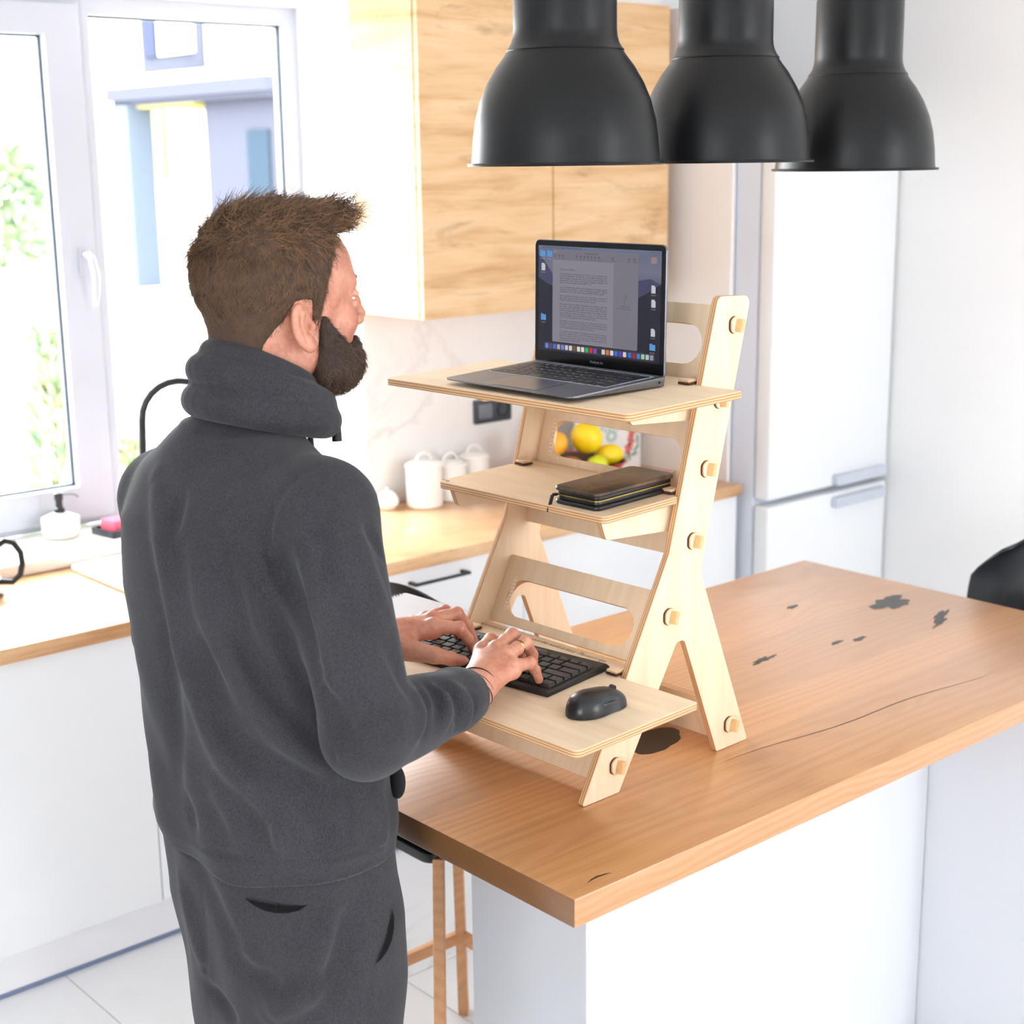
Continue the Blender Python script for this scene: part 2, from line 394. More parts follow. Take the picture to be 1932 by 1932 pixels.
s_ = MB(); frame_loop(s_, 1.255, 1.955, .915, 2.318, 1.352, 1.852, 1.009, 2.237, 3.982, 4.045)
bmesh.ops.bevel(s_.bm, geom=[e for e in s_.bm.edges if e.calc_face_angle(0) > 1], offset=.004, segments=2, affect='EDGES')
sash = s_.obj('sash', PVC, win)
g = MB()
for (gx0, gx1, gz0, gz1, y) in ((1.352, 1.852, 1.009, 2.237, 4.012), (1.99, 2.616, 1.005, 2.295, 4.03)):
    for q in (((gx0, y, gz0), (gx0+.007, y+.012, gz1)), ((gx1-.007, y, gz0), (gx1, y+.012, gz1)), ((gx0, y, gz0), (gx1, y+.012, gz0+.006)), ((gx0, y, gz1-.006), (gx1, y+.012, gz1))): g.box(*q)
g.obj('gasket', GASKET, win, smooth=False)
MB().box((1.355, 4.018, 1.012), (1.849, 4.022, 2.234)).obj('pane', GLASS, win, smooth=False)
MB().box((1.993, 4.036, 1.008), (2.613, 4.040, 2.292)).obj('pane', GLASS, win, smooth=False)
hd = MB().rbox((1.9, 3.972, 1.60), (1.93, 3.984, 1.675), .008, 0, 1).obj('handle_base', PVC, win)
MB().tube([(1.915, 3.975, 1.655), (1.915, 3.955, 1.66), (1.918, 3.935, 1.645), (1.921, 3.925, 1.60), (1.921, 3.928, 1.555), (1.919, 3.938, 1.515)], [.009, .0095, .010, .0105, .0095, .006], 12).obj('handle', PVC, win)
setp(MB().box((WX0, 3.705, .8605), (WX1, 4.0, .894), .004).obj('window_sill', plain('cream_stone_sill', (238, 236, 230), .3, var=.015), None, (1.95, 3.85, .86)), 'white stone window sill', None, None, 'structure')
# the marble splashback
setp(MB().box((2.662, 3.718, .861), (3.744, 3.7295, 1.457)).obj('trim_1', SPLASH, None, (3.2, 3.72, .861), smooth=False), 'white veined marble splashback', None, None, 'structure')
# off-camera window frames; the left wall's window is added for fill light
for nm, bx in (('window_2', [((x, Y0-.12, 1.05), (x+.06, Y0-.06, 2.45)) for x in (2.45, 3.02, 3.59)]), ('added_window_3', [((X0-.12, y, 1.0), (X0-.06, y+.06, 2.3)) for y in (-1.7, -.93, -.16)])):
    q = MB()
    for lo, hi in bx: q.box(lo, hi)
    setp(q.obj(nm, PVC, None, bx[0][0], smooth=False), 'white frame of an unseen window behind the camera', None, None, 'structure')

# ================================================================== fitted kitchen
units = [(1.007, 1.607, 'door', 'white base cabinet with a plain door under the coffee press'), (1.607, 2.207, 'door', 'white sink base cabinet behind the standing man'),
         (2.207, 2.807, 'drawers', 'white drawer cabinet with the black bar handle seen beside the stand'), (2.807, 3.407, 'door', 'white base cabinet under the fruit bowl'), (3.407, 3.742, 'door', 'narrow white base cabinet next to the fridge')]
CY = 3.167
for (a, b, kind, lab) in units:
    t = thing('base_cabinet', lab, 'cabinet', ((a+b)/2, 3.45, 0), group='white base cabinets')
    MB().box((a+.001, CY+.022, .123), (b-.001, 3.71, .824)).obj('body', SATINW, t, smooth=False)
    MB().box((a, CY+.045, .002), (b, CY+.06, .122)).obj('plinth', SATINW, t, smooth=False)
    MB().box((a, CY+.043, .001), (b, CY+.046, .012)).obj('plinth_seal', plain('blue_grey_seal', (120, 132, 160), .5), t, smooth=False)
    rows = [(.125, .822)] if kind == 'door' else [(.125, .355), (.358, .588), (.591, .822)]
    for z0, z1 in rows:
        d = MB().box((a+.0015, CY, z0), (b-.0015, CY+.019, z1), .0012, 1).obj('door' if kind == 'door' else 'drawer', GLOSSW, t)
        if kind != 'door' and z1 > .8:
            hx = (a+b)/2-.02; hz = z1-.036; w2 = .097
            MB().box((hx-w2, CY-.034, hz-.004), (hx+w2, CY-.026, hz+.004), .001).box((hx-w2, CY-.03, hz-.004), (hx-w2+.012, CY+.001, hz+.004)).box((hx+w2-.012, CY-.03, hz-.004), (hx+w2, CY+.001, hz+.004)).obj('handle', BLACKM, d)
wt = MB().box((.95, 3.147, .8245), (3.743, 3.7175, .86), .0015).obj('worktop', LAMTOP, None, (2, 3.4, .825))
setp(wt, 'long oak laminate worktop with a sink cut into it', 'worktop')
# sink
sk = thing('sink', 'white composite sink with drainer beside the window sill', 'sink', (2.05, 3.48, .86))
o_ = fillet([(1.665, 3.27), (2.26, 3.27), (2.26, 3.695), (1.665, 3.695)], .035); 
h1 = fillet([(1.70, 3.305), (1.99, 3.305), (1.99, 3.66), (1.70, 3.66)], .025); h2 = fillet([(2.03, 3.305), (2.225, 3.305), (2.225, 3.62), (2.03, 3.62)], .02)
SINKW = plain('white_composite', (240, 240, 242), .25, var=.01)
plate('rim', o_, [h1, h2], .010, Matrix.Translation((0, 0, .8665)), SINKW, sk, .002)
MB().box((1.69, 3.295, .8605), (2.0, 3.67, .863)).obj('drainer', plain('white_drainer', (228, 232, 240), .35, var=.01), sk, smooth=False)
MB().box((2.02, 3.295, .8605), (2.235, 3.63, .862)).obj('bowl', plain('sink_bowl', (205, 206, 208), .3, var=.01), sk, smooth=False)
# tap
tp = thing('kitchen_tap', 'black high arched kitchen tap behind the man', 'tap', (1.875, 3.64, .872))
MB().lathe([(0, 0), (.026, 0), (.026, .01), (.02, .014), (.02, .08), (0, .08)], (1.875, 3.64, .872), 20).obj('base', BLACKM, tp)
arc = [(1.875, 3.64, .9), (1.873, 3.635, 1.10), (1.872, 3.62, 1.24)]
for k in range(1, 13):
    q = math.pi*k/12; arc.append((1.872+.09*(1-math.cos(q)), 3.62-.04*(1-math.cos(q)), 1.24+.10*math.sin(q)))
arc.append((2.052, 3.54, 1.17))
MB().tube(arc, .0105, 14).obj('spout', BLACKM, tp)
MB().tube([(1.875, 3.62, .92), (1.875, 3.57, .94)], .006).obj('lever', BLACKM, tp)
# upper cabinets
for i, (a, b, lab) in enumerate(((2.657, 3.156, 'oak wall cabinet next to the window reveal'), (3.159, 3.66, 'oak wall cabinet behind the laptop next to the blush panel'))):
    t = thing('wall_cabinet', lab, 'cabinet', ((a+b)/2, 3.58, 1.457), group='oak wall cabinets')
    MB().box((a, 3.434, 1.457), (b, 3.729, 2.357), .001, 1).obj('body', LAM, t, (2.0, 3.5, 1.9))
    MB().box((a+.0005, 3.41, 1.457), (b-.0005, 3.4295, 2.357), .0012, 1).obj('door', LAM, t, (2.0+.0*i, 3.5, 1.9))
    MB().box((a+.004, 3.429, 1.46), (b-.004, 3.4345, 2.354)).obj('door_gap_strip', plain('olive_door_gap', (96, 92, 48), .7), t, smooth=False)  # dark strip painted in for the shade of the door gap
setp(MB().box((2.657, 3.45, 2.3575), (3.66, 3.729, H-.001)).obj('trim_2', WHITE, None, (3.1, 3.6, 2.36), smooth=False), 'white filler above the wall cabinets', None, None, 'structure')
setp(MB().box((3.7445, 3.215, .001), (3.7595, 3.728, 2.36), .001, 1).obj('side_panel', PANELP, None, (3.75, 3.47, 0)), 'tall pale blush panel between worktop and fridge', 'panel')
# fridge
fr = thing('fridge', 'tall white fridge freezer in the corner', 'fridge', (4.09, 3.4, 0))
FX0, FX1 = 3.768, 4.41
MB().box((FX0, 3.122, .04), (FX1, 3.715, 2.0), .008).obj('body', plain('fridge_body', (212, 217, 228), .4, var=.01), fr)
MB().box((FX0+.02, 3.15, .0), (FX1-.02, 3.7, .04)).obj('base', BLACKP, fr)
for z0, z1 in ((.812, 1.998), (.06, .79)):
    d = MB().box((FX0, 3.058, z0), (FX1, 3.118, z1), .008, 3).obj('door', GLOSSW, fr)
    hz = z0+.004 if z0 > .5 else z1-.05
    MB().rbox((4.10, 3.035, hz), (4.38, 3.06, hz+.035), .008, 0, 1).obj('handle', plain('fridge_handle', (196, 202, 214), .3), d)
# socket
sc_ = thing('double_socket', 'black framed double wall socket on the splashback', 'socket', (3.163, 3.717, 1.107))
MB().rbox((3.085, 3.707, 1.068), (3.241, 3.7178, 1.146), .006, .002, 1).obj('frame', plain('anthracite_frame', (62, 68, 78), .4), sc_)
MB().box((3.10, 3.704, 1.083), (3.157, 3.708, 1.131), .002).obj('switch', plain('grey_switch', (112, 118, 128), .35), sc_)
MB().lathe([(0, -.006), (.017, -.006), (.019, 0), (.025, .001), (.025, -.004), (.0, -.004)], (0, 0, 0), 24).mesh('outlet', BLACKP)
o_ = place('outlet', bpy.data.meshes['outlet'], sc_, Matrix.Translation((3.204, 3.7065, 1.107)) @ Matrix.Rotation(R(90), 4, 'X'))

# ---- things on the sill and worktop
sd = thing('soap_dispenser', 'cream ceramic soap dispenser with black pump', 'dispenser', (1.752, 3.905, .894))
CER = plain('cream_ceramic', (224, 223, 214), .25, var=.02)
MB().lathe([(0, 0), (.040, 0), (.046, .004), (.0515, .014), (.0525, .05), (.0515, .056), (.030, .066), (.013, .071), (.012, .073), (0, .073)], (1.752, 3.905, .894), 40).obj('bottle', CER, sd)
pump = MB().lathe([(0, .071), (.0145, .071), (.0145, .082), (.0095, .085), (.0095, .103), (.012, .107), (.012, .125), (.0, .125)], (1.752, 3.905, .894), 24).obj('pump', BLACKP, sd)
MB().lathe([(0, .1245), (.0118, .1245), (.010, .131), (0, .133)], (1.752, 3.905, .894), 24).obj('cap', STEEL, sd)
MB().tube([(1.757, 3.905, 1.013), (1.78, 3.898, 1.013), (1.794, 3.893, 1.010), (1.803, 3.89, 1.003)], .003, 8).obj('nozzle', plain('grey_nozzle', (120, 126, 126), .3, metal=.6), sd)
di = thing('soap_dish', 'dark rectangular soap dish holding the pink sponge', 'dish', (1.91, 3.84, .894), R(8))
q = MB(); q.box((-.075, -.05, 0), (.075, .05, .005), .001)
for lo, hi in (((-.075, -.05, .004), (.075, -.045, .02)), ((-.075, .045, .004), (.075, .05, .02)), ((-.075, -.05, .004), (-.07, .05, .02)), ((.07, -.05, .004), (.075, .05, .02))): q.box(lo, hi, .0012)
q.obj('tray', plain('dark_dish', (46, 48, 58), .3), di, local=True)
sp = MB().box((-.058, -.036, 0), (.058, .036, .036), .007, 3)
for v in sp.bm.verts: v.co.z += .003*math.sin(v.co.x*70)*(v.co.z/.036); v.co.y += .002*math.sin(v.co.x*90)
so = place('sponge', sp.mesh('sponge', plain('pink_sponge', (255, 104, 128), .9, var=.12, scale=300, bump=.4)), None, M4((1.913, 3.84, .8998), R(8)))
setp(so, 'pink scouring sponge lying in the dark dish', 'sponge')
fp = thing('coffee_press', 'glass coffee press with steel frame and black handle', 'coffee press', (1.395, 3.60, .86))
cx, cy = 1.395, 3.60
MB().lathe([(0, .004), (.045, .004), (.045, .006), (.044, .145), (.047, .153), (.0445, .153), (.0425, .145), (.043, .008), (0, .008)], (cx, cy, .86), 36).obj('beaker', glass_pane('beaker_glass', (.93, .95, .95), .12), fp)
MB().lathe([(0, 0), (.05, 0), (.052, .003), (.052, .007), (.046, .009), (0, .009)], (cx, cy, .86), 36).obj('foot', BLACKP, fp)
MB().lathe([(.047, .009), (.047, .042), (.0485, .042), (.0485, .009)], (cx, cy, .86), 36, True).obj('band', STEEL, fp)
MB().lathe([(.047, .118), (.047, .140), (.0485, .140), (.0485, .118)], (cx, cy, .86), 36, True).obj('band', STEEL, fp)
MB().lathe([(0, .153), (.05, .153), (.051, .16), (.049, .176), (.03, .184), (0, .187)], (cx, cy, .86), 36).obj('lid', STEEL, fp)
hx, hy = .93, -.37
MB().tube([(cx+hx*r_, cy+hy*r_, z) for r_, z in ((.048, .985), (.065, .995), (.085, .988), (.1, .962), (.102, .935), (.095, .905), (.075, .888), (.048, .892))], .0075, 12).obj('handle', BLACKP, fp)
MB().tube([(cx, cy, 1.045), (cx, cy, 1.075)], .003).ball((cx, cy, 1.08), .011).obj('plunger', BLACKP, fp)
CAN = plain('white_enamel', (240, 240, 238), .3, var=.008)
for (x, y, r, h, lab) in ((2.805, 3.62, .056, .125, 'tallest white canister, next to the window corner'), (2.925, 3.64, .05, .105, 'middle white canister of the row on the worktop'), (3.035, 3.655, .046, .115, 'white canister of the row farthest from the window')):
    t = thing('canister', lab, 'canister', (x, y, .86), group='white canisters on the worktop')
    MB().lathe([(0, 0), (r-.006, 0), (r, .006), (r, h), (r-.004, h), (0, h)], (x, y, .86), 40).obj('jar', CAN, t)
    ld = MB().lathe([(0, h), (r+.003, h), (r+.003, h+.008), (r-.006, h+.015), (0, h+.02)], (x, y, .86), 40).obj('lid', CAN, t)
    MB().tube([(x+.03*math.cos(a_), y, .86+h+.014+.028*math.sin(a_)) for a_ in [math.pi*k/10 for k in range(11)]], .004, 8).obj('handle', CAN, ld)
t = thing('sugar_pot', 'small round white pot beside the tallest canister', 'pot', (2.695, 3.665, .86))
MB().lathe([(0, 0), (.02, 0), (.034, .016), (.034, .034), (.026, .046), (0, .046)], (2.695, 3.665, .86), 28).obj('jar', CAN, t)
MB().lathe([(0, .046), (.027, .046), (.018, .055), (.006, .058), (.006, .066), (0, .067)], (2.695, 3.665, .86), 28).obj('lid', CAN, t)
# fruit bowl
BX, BY = 3.275, 3.43
bw = thing('fruit_bowl', 'shallow red bowl with dark inside holding yellow fruit', 'bowl', (BX, BY, .86))
MB().lathe([(0, 0), (.05, 0), (.055, .006), (.11, .05), (.155, .105), (.152, .107), (.148, .104)], (BX, BY, .86), 40).obj('outer_shell', plain('red_glaze', (190, 40, 28), .3), bw)
MB().lathe([(.1485, .1045), (.104, .052), (.05, .012), (0, .010)], (BX, BY, .86), 40).obj('inner_glaze', plain('dark_brown_glaze', (70, 50, 42), .3), bw)
def fruit(name, lab, c, r, col, rz=0, leafy=True, cat='fruit', tilt=0):
    mm = Matrix.Translation(c) @ Matrix.Rotation(rz, 4, 'Z') @ Matrix.Rotation(tilt, 4, 'Y')
    t = thing(name, lab, cat, mat4=mm, group='fruit in the red bowl')
    s = MB(); s.ball((0, 0, 0), r, 28, 18)
    for v in s.bm.verts:
        k = v.co.z/r[2]; rad = math.hypot(v.co.x/r[0], v.co.y/r[1])
        if k > .6 and cat == 'apple': v.co.z -= .35*r[2]*max(0, (1-rad/.75))**1.2
    s.obj('skin', col, t, local=True)
    if leafy: MB().tube([(0, 0, r[2]*.55), (.002, 0, r[2]*.98), (.006, 0, r[2]*1.18)], [.002, .0018, .0022], 6).obj('stem', plain('brown_stem', (92, 70, 36), .8), t, local=True)
YEL = plain('yellow_apple_skin', (246, 208, 20), .35, var=.12, scale=9); YG = plain('yellow_green_apple_skin', (206, 214, 30), .35, var=.12, scale=9); ORG = plain('golden_pear_skin', (236, 172, 40), .45, var=.15, scale=12); BRO = plain('brown_bread_crust', (178, 110, 48), .8, var=.2, scale=20)
fruit('apple', 'large yellow apple on top of the fruit bowl, stalk to the camera', (3.285, 3.40, 1.04), (.052, .052, .048), YEL, .3, True, 'apple', R(60))
fruit('apple', 'yellow apple at the window side of the fruit bowl', (3.165, 3.425, 1.035), (.045, .045, .042), ORG, .8, True, 'apple', R(20))
fruit('apple', 'yellow green apple low at the front of the fruit bowl', (3.268, 3.335, .960), (.036, .036, .034), YG, 1.2, True, 'apple', R(50))
fruit('lemon', 'lemon lying at the fridge side of the fruit bowl', (3.36, 3.375, .978), (.048, .038, .036), YEL, -.3, False, 'lemon', 0)
fruit('bread_roll', 'brown bread roll lying in the fruit bowl', (3.185, 3.375, .965), (.05, .034, .03), BRO, -.2, False, 'bread', 0)
# floral card behind the bowl
cd = thing('greeting_card', 'white card with printed flowers standing behind the fruit bowl', 'card', (3.56, 3.585, .86))
MB().box((3.405, 3.58, .8605), (3.716, 3.584, 1.15), .0005, 1).obj('sheet', plain('card_paper', (240, 240, 240), .7, var=.01), cd)
pk = plain('coral_print', (240, 130, 120), .7); pg = plain('sage_print', (160, 196, 186), .7); pd = plain('leaf_print', (120, 170, 150), .7)
fl_ = MB(); lf = MB(); sw = MB()
def disc(mb, x, z, rx, rz, a=0):
    vs = [mb.bm.verts.new((x+rx*math.cos(q)*math.cos(a)-rz*math.sin(q)*math.sin(a), 3.5796, z+rx*math.cos(q)*math.sin(a)+rz*math.sin(q)*math.cos(a))) for q in [2*math.pi*k/14 for k in range(14)]]
    mb.bm.faces.new(vs)
rr = random.Random(3)
for (x, z) in ((3.675, 1.01), (3.668, .955), (3.655, .93), (3.672, .985), (3.46, 1.10), (3.44, 1.07), (3.66, 1.10)):
    for k in range(5): disc(fl_, x+.011*math.cos(k*1.257), z+.012*math.sin(k*1.257), .010, .007, k*1.257)
for (x, z) in ((3.695, .93), (3.70, .96), (3.69, 1.04), (3.645, .90), (3.66, .905), (3.685, .91), (3.48, 1.07), (3.425, 1.1), (3.64, 1.09), (3.44, .93), (3.45, .9)):
    disc(lf, x, z, .018, .006, rr.uniform(0, 3))
for (x, z, w_) in ((3.555, 1.03, .03), (3.61, 1.025, .022), (3.575, .985, .02)):
    for k in range(10): disc(sw, x+w_*math.cos(k*.63), z+w_*.8*math.sin(k*.63), .008, .005, k*.63)
for o_ in (fl_.obj('flower_print', pk, cd, smooth=False), lf.obj('leaf_print', pd, cd, smooth=False), sw.obj('lettering_print', pg, cd, smooth=False)): o_['kind'] = 'stuff'

# ================================================================== outdoors
setp(MB().box((-40, 4.5, -.4), (60, 80, -.2)).obj('ground', plain('pale_paving', (190, 190, 186), .9, var=.05, scale=2), None, (0, 20, -.2), smooth=False), 'pale ground outside the window', None, None, 'structure')
HS = thing('neighbour_house', 'white house with grey porch seen through the window', 'building', (13.5, 24, -.2))
HW = plain('white_render', (232, 232, 230), .9, spec=0); HG = plain('slate_blue_render', (64, 66, 75), .9, spec=0); HD = plain('blue_grey_column', (80, 88, 98), .9, spec=0); HYE = plain('yellow_soffit', (140, 130, 84), .9, spec=0)
MB().box((14.2, 12, -.2), (22, 29.5, 7.5)).obj('wall', HW, HS, smooth=False)
MB().box((12.6, 19.82, 2.93), (14.19, 24.92, 3.15)).box((12.7, 19.9, 2.85), (14.19, 24.85, 2.93)).obj('porch_roof', HG, HS, smooth=False)
MB().box((12.62, 24.22, -.2), (13.1, 24.8, 2.85)).obj('column', HD, HS, smooth=False)
MB().box((13.0, 19.9, -.2), (14.19, 22.29, 2.85)).obj('porch_wall', HG, HS, smooth=False)
MB().box((12.8, 22.3, 2.80), (14.19, 24.2, 2.849)).obj('soffit', HYE, HS, smooth=False)
MB().box((14.1, 25.7, 1.6), (14.19, 26.8, 2.9)).obj('yellow_panel', HYE, HS, smooth=False)
MB().box((12.95, 20.38, -.1), (13.0, 20.98, 2.38)).obj('door', plain('grey_glass_door', (44, 54, 64), .5, spec=0), HS, smooth=False)
wf = MB().box((14.12, 24.2, 3.51), (14.2, 26.37, 5.6)).obj('window', HG, HS, smooth=False)
MB().box((14.06, 24.42, 3.78), (14.121, 25.62, 5.4)).obj('pane', plain('sky_pane', (225, 230, 236), .5, spec=0), wf, smooth=False)
MB().box((14.06, 25.72, 3.78), (14.121, 26.15, 5.4)).obj('pane', plain('dark_pane', (52, 56, 72), .5, spec=0), wf, smooth=False)
def shrub(name, lab, c, rx, h, n, cols, seed, lw=.05, cat='shrub', narrow=True):
    t = thing(name, lab, cat, c)
    rg = random.Random(seed); mb = MB()
    for i in range(n):
        zz = rg.random()**.8; rad = rx*(1-.75*zz if narrow else math.sqrt(max(0.02, 1-(2*zz-1)**2)))*math.sqrt(rg.random()); a = rg.random()*6.283
        p = Vector((c[0]+rad*math.cos(a), c[1]+rad*math.sin(a), c[2]+zz*h)); d = Vector((math.cos(a)*.5+rg.uniform(-.4, .4), math.sin(a)*.5+rg.uniform(-.4, .4), .9 if narrow else rg.uniform(-.5, .9))).normalized()
        w_ = d.cross(Vector((rg.uniform(-1, 1), rg.uniform(-1, 1), rg.uniform(-1, 1)))).normalized()*lw*.13; L = lw*rg.uniform(.7, 1.5)
        vs = [mb.bm.verts.new(q_) for q_ in (p, p+d*L*.5+w_, p+d*L, p+d*L*.5-w_)]; f_ = mb.bm.faces.new(vs); f_.material_index = i % len(cols)
    o = mb.obj('foliage', cols, t, c, smooth=False); o['kind'] = 'stuff'
    MB().tube([(c[0], c[1], c[2]), (c[0], c[1], c[2]+h*.7)], [.03*h/2, .01], 8).obj('trunk', plain('bark', (90, 74, 60), .9), t)
GR1 = plain('bright_green_leaf', (128, 142, 104), .7, spec=.1); GR2 = plain('olive_leaf', (150, 150, 112), .7, spec=.1); GR3 = plain('dark_green_leaf', (104, 124, 100), .7, spec=.1); GR4 = plain('russet_leaf', (146, 136, 132), .8, spec=.1)
shrub('conifer_shrub', 'feathery green conifer just outside the opening sash', (3.37, 7.5, -.2), .17, 1.25, 900, [GR1, GR2, GR3], 2, .12)
shrub('conifer_shrub', 'green conifer seen low through the fixed pane', (3.86, 7.6, -.2), .13, .58, 500, [GR1, GR2, GR3], 5, .10)
shrub('garden_tree', 'hazy green tree far out beyond the garden', (13.2, 31.0, -.2), .8, 2.4, 700, [GR1, GR3], 8, .5, 'tree', False)
shrub('garden_tree', 'bare russet tree far beyond the lawn', (18.3, 42.5, -.2), 2.2, 3.4, 700, [GR4, GR3], 11, .5, 'tree', False)
# ================================================================== island
IX0, IX1, IY0, IY1, IZ = 1.3278, 3.0092, 1.3994, 2.3212, .90
isl = thing('kitchen_island', 'kitchen island with thick oak top and white panelled base', 'island', (2.17, 1.86, 0))
tt = bpy.data.objects.new('oak_top', None); COL.objects.link(tt); tt.parent = isl; tt.matrix_local = Matrix.Translation((0, 0, IZ-.0445)); ROOTM[tt] = Matrix.Translation((2.17, 1.86, IZ-.0445))
NP = 8; wd = (IY1-IY0)/NP
for i in range(NP):
    a = IY0+i*wd; b = a+wd
    q = MB(); q.box((IX0, a, IZ-.0445), (IX1, b, IZ))
    # soften only outer long edges and the ends
    es = []
    for e in q.bm.edges:
        mid = (e.verts[0].co+e.verts[1].co)/2
        on_end = abs(mid.x-IX0) < 1e-4 or abs(mid.x-IX1) < 1e-4
        along = abs(e.verts[0].co.x-e.verts[1].co.x) > .5
        if (along and ((i == 0 and abs(mid.y-a) < 1e-4) or (i == NP-1 and abs(mid.y-b) < 1e-4))) or (on_end and abs(e.verts[0].co.y-e.verts[1].co.y) > .01): es.append(e)
        if not along and abs(e.verts[0].co.z-e.verts[1].co.z) > .01 and ((i == 0 and abs(mid.y-a) < 1e-4) or (i == NP-1 and abs(mid.y-b) < 1e-4)): es.append(e)
    bmesh.ops.bevel(q.bm, geom=es, offset=.0028, segments=2, affect='EDGES', profile=.5)
    q.obj('plank', OAK, tt, (1.0, (a+b)/2, IZ-.02))
RES = plain('dark_knot_filler', (44, 40, 38), .3); KBR = plain('knot_shade', (120, 78, 44), .45)
def knot(name, cx, cy, rx, ry, ang=0, mat=RES, seed=0, z=.0003, rough=.35):
    rg = random.Random(seed); ph = [rg.uniform(0, 6.28) for _ in range(6)]; pts = []
    for k in range(40):
        q = 2*math.pi*k/40; w_ = 1+rough*(.35*math.sin(3*q+ph[0])+.3*math.sin(5*q+ph[1])+.2*math.sin(8*q+ph[2])+.12*math.sin(13*q+ph[3]))
        x, y = rx*w_*math.cos(q), ry*w_*math.sin(q); pts.append((cx+x*math.cos(ang)-y*math.sin(ang), cy+x*math.sin(ang)+y*math.cos(ang), IZ+z))
    mb = MB(); lo = [mb.bm.verts.new((p[0], p[1], IZ-.002)) for p in pts]; hi = [mb.bm.verts.new(p) for p in pts]
    for k in range(40): mb.bm.faces.new((lo[k], lo[(k+1) % 40], hi[(k+1) % 40], hi[k]))
    mb.bm.faces.new(hi); mb.obj(name, mat, tt, (cx, cy, IZ), smooth=False)
knot('knot', 2.847, 1.948, .06, .033, .15, RES, 2, .0004, .45)
knot('knot', 2.84, 1.811, .05, .010, .35, RES, 5, .0004, .5); knot('knot', 2.80, 1.785, .04, .006, .3, RES, 6, .0004, .5)
knot('knot', 1.835, 1.735, .07, .042, .2, RES, 7, .0004, .12)
knot('knot', 2.659, 2.08, .02, .008, .1, RES, 8); knot('knot', 2.32, 1.885, .035, .008, .1, RES, 9, .0004, .8); knot('knot', 2.52, 1.852, .02, .006, .1, RES, 12); knot('knot', 2.575, 1.835, .022, .007, .1, RES, 13)
def crack(pts, r, nm='crack'):
    mb = MB(); n = len(pts)
    for i in range(n-1):
        (x0, y0), (x1, y1) = pts[i], pts[i+1]; w0 = r*math.sin(math.pi*i/(n-1))+.0001; w1 = r*math.sin(math.pi*(i+1)/(n-1))+.0001
        mb.quad((x0, y0-w0, IZ+.0003), (x1, y1-w1, IZ+.0003), (x1, y1+w1, IZ+.0003), (x0, y0+w0, IZ+.0003))
    mb.obj(nm, RES, tt, (pts[0][0], pts[0][1], IZ), smooth=False)
crack([(1.374, 1.423), (1.388, 1.427), (1.40, 1.428), (1.415, 1.4255), (1.425, 1.4225)], .0022)
crack([(1.82+.06*i, 1.585+.006*math.sin(i*.9)-.0045*i, ) for i in range(14)], .0012)
ib = isl; ISLW = plain('light_grey_white_panel', (212, 214, 219), .4, var=.008)
MB().box((1.65, 1.71, .002), (2.668, 2.019, .855), .0015, 1).obj('spine_cabinet', ISLW, ib)
MB().box((2.67, 1.43, .002), (2.71, 2.29, .855), .0015, 1).obj('cross_panel', ISLW, ib)

# ================================================================== pendant lamps
def lamp(x, lab, y=1.862, z=1.888):
    t = thing('pendant_lamp', lab, 'lamp', (x, y, z), group='dark grey pendant lamps over the island')
    D = .16
    pr = [(.1605, 0), (.1615, .002), (.1605, .0045), (.1545, .005), (.1535, .012), (.1515, .04), (.147, .072), (.139, .102), (.127, .130), (.112, .155), (.099, .172), (.0945, .179)]
    inn = [(r-.0025, zz) for r, zz in pr[:1:-1]]
    MB().lathe(pr, (x, y, z), 72).obj('shade', LAMPM, t)
    MB().lathe([(r-.003, zz-.0005) for r, zz in pr if r < .159], (x, y, z), 72).obj('shade_lining', LAMPIN, t)
    MB().lathe([(.0945, .179), (.0955, .1805), (.0945, .182), (.092, .1845), (.0875, .192), (.0845, .202), (.0835, .212), (.083, .318), (.0815, .324), (.076, .327), (0, .328)], (x, y, z), 72).obj('socket_cover', LAMPM, t)
    MB().tube([(x, y, z+.327), (x, y, 2.58)], .0035, 8).obj('cord', BLACKP, t)
    MB().lathe([(0, 0), (.05, 0), (.05, -.035), (.045, -.04), (0, -.04)], (x, y, 2.599), 32).obj('ceiling_rose', BLACKP, t)
    MB().ball((x, y, z+.10), (.03, .03, .045), 20, 12).lathe([(.014, .13), (.014, .19), (0, .19)], (x, y, z), 16).obj('bulb', plain('opal_bulb', (235, 235, 230), .3), t)
lamp(1.752, 'dark grey pendant lamp hanging in front of the oak cabinets'); lamp(2.142, 'middle one of the three dark grey pendant lamps'); lamp(2.532, 'dark grey pendant lamp nearest the white wall', z=1.869)

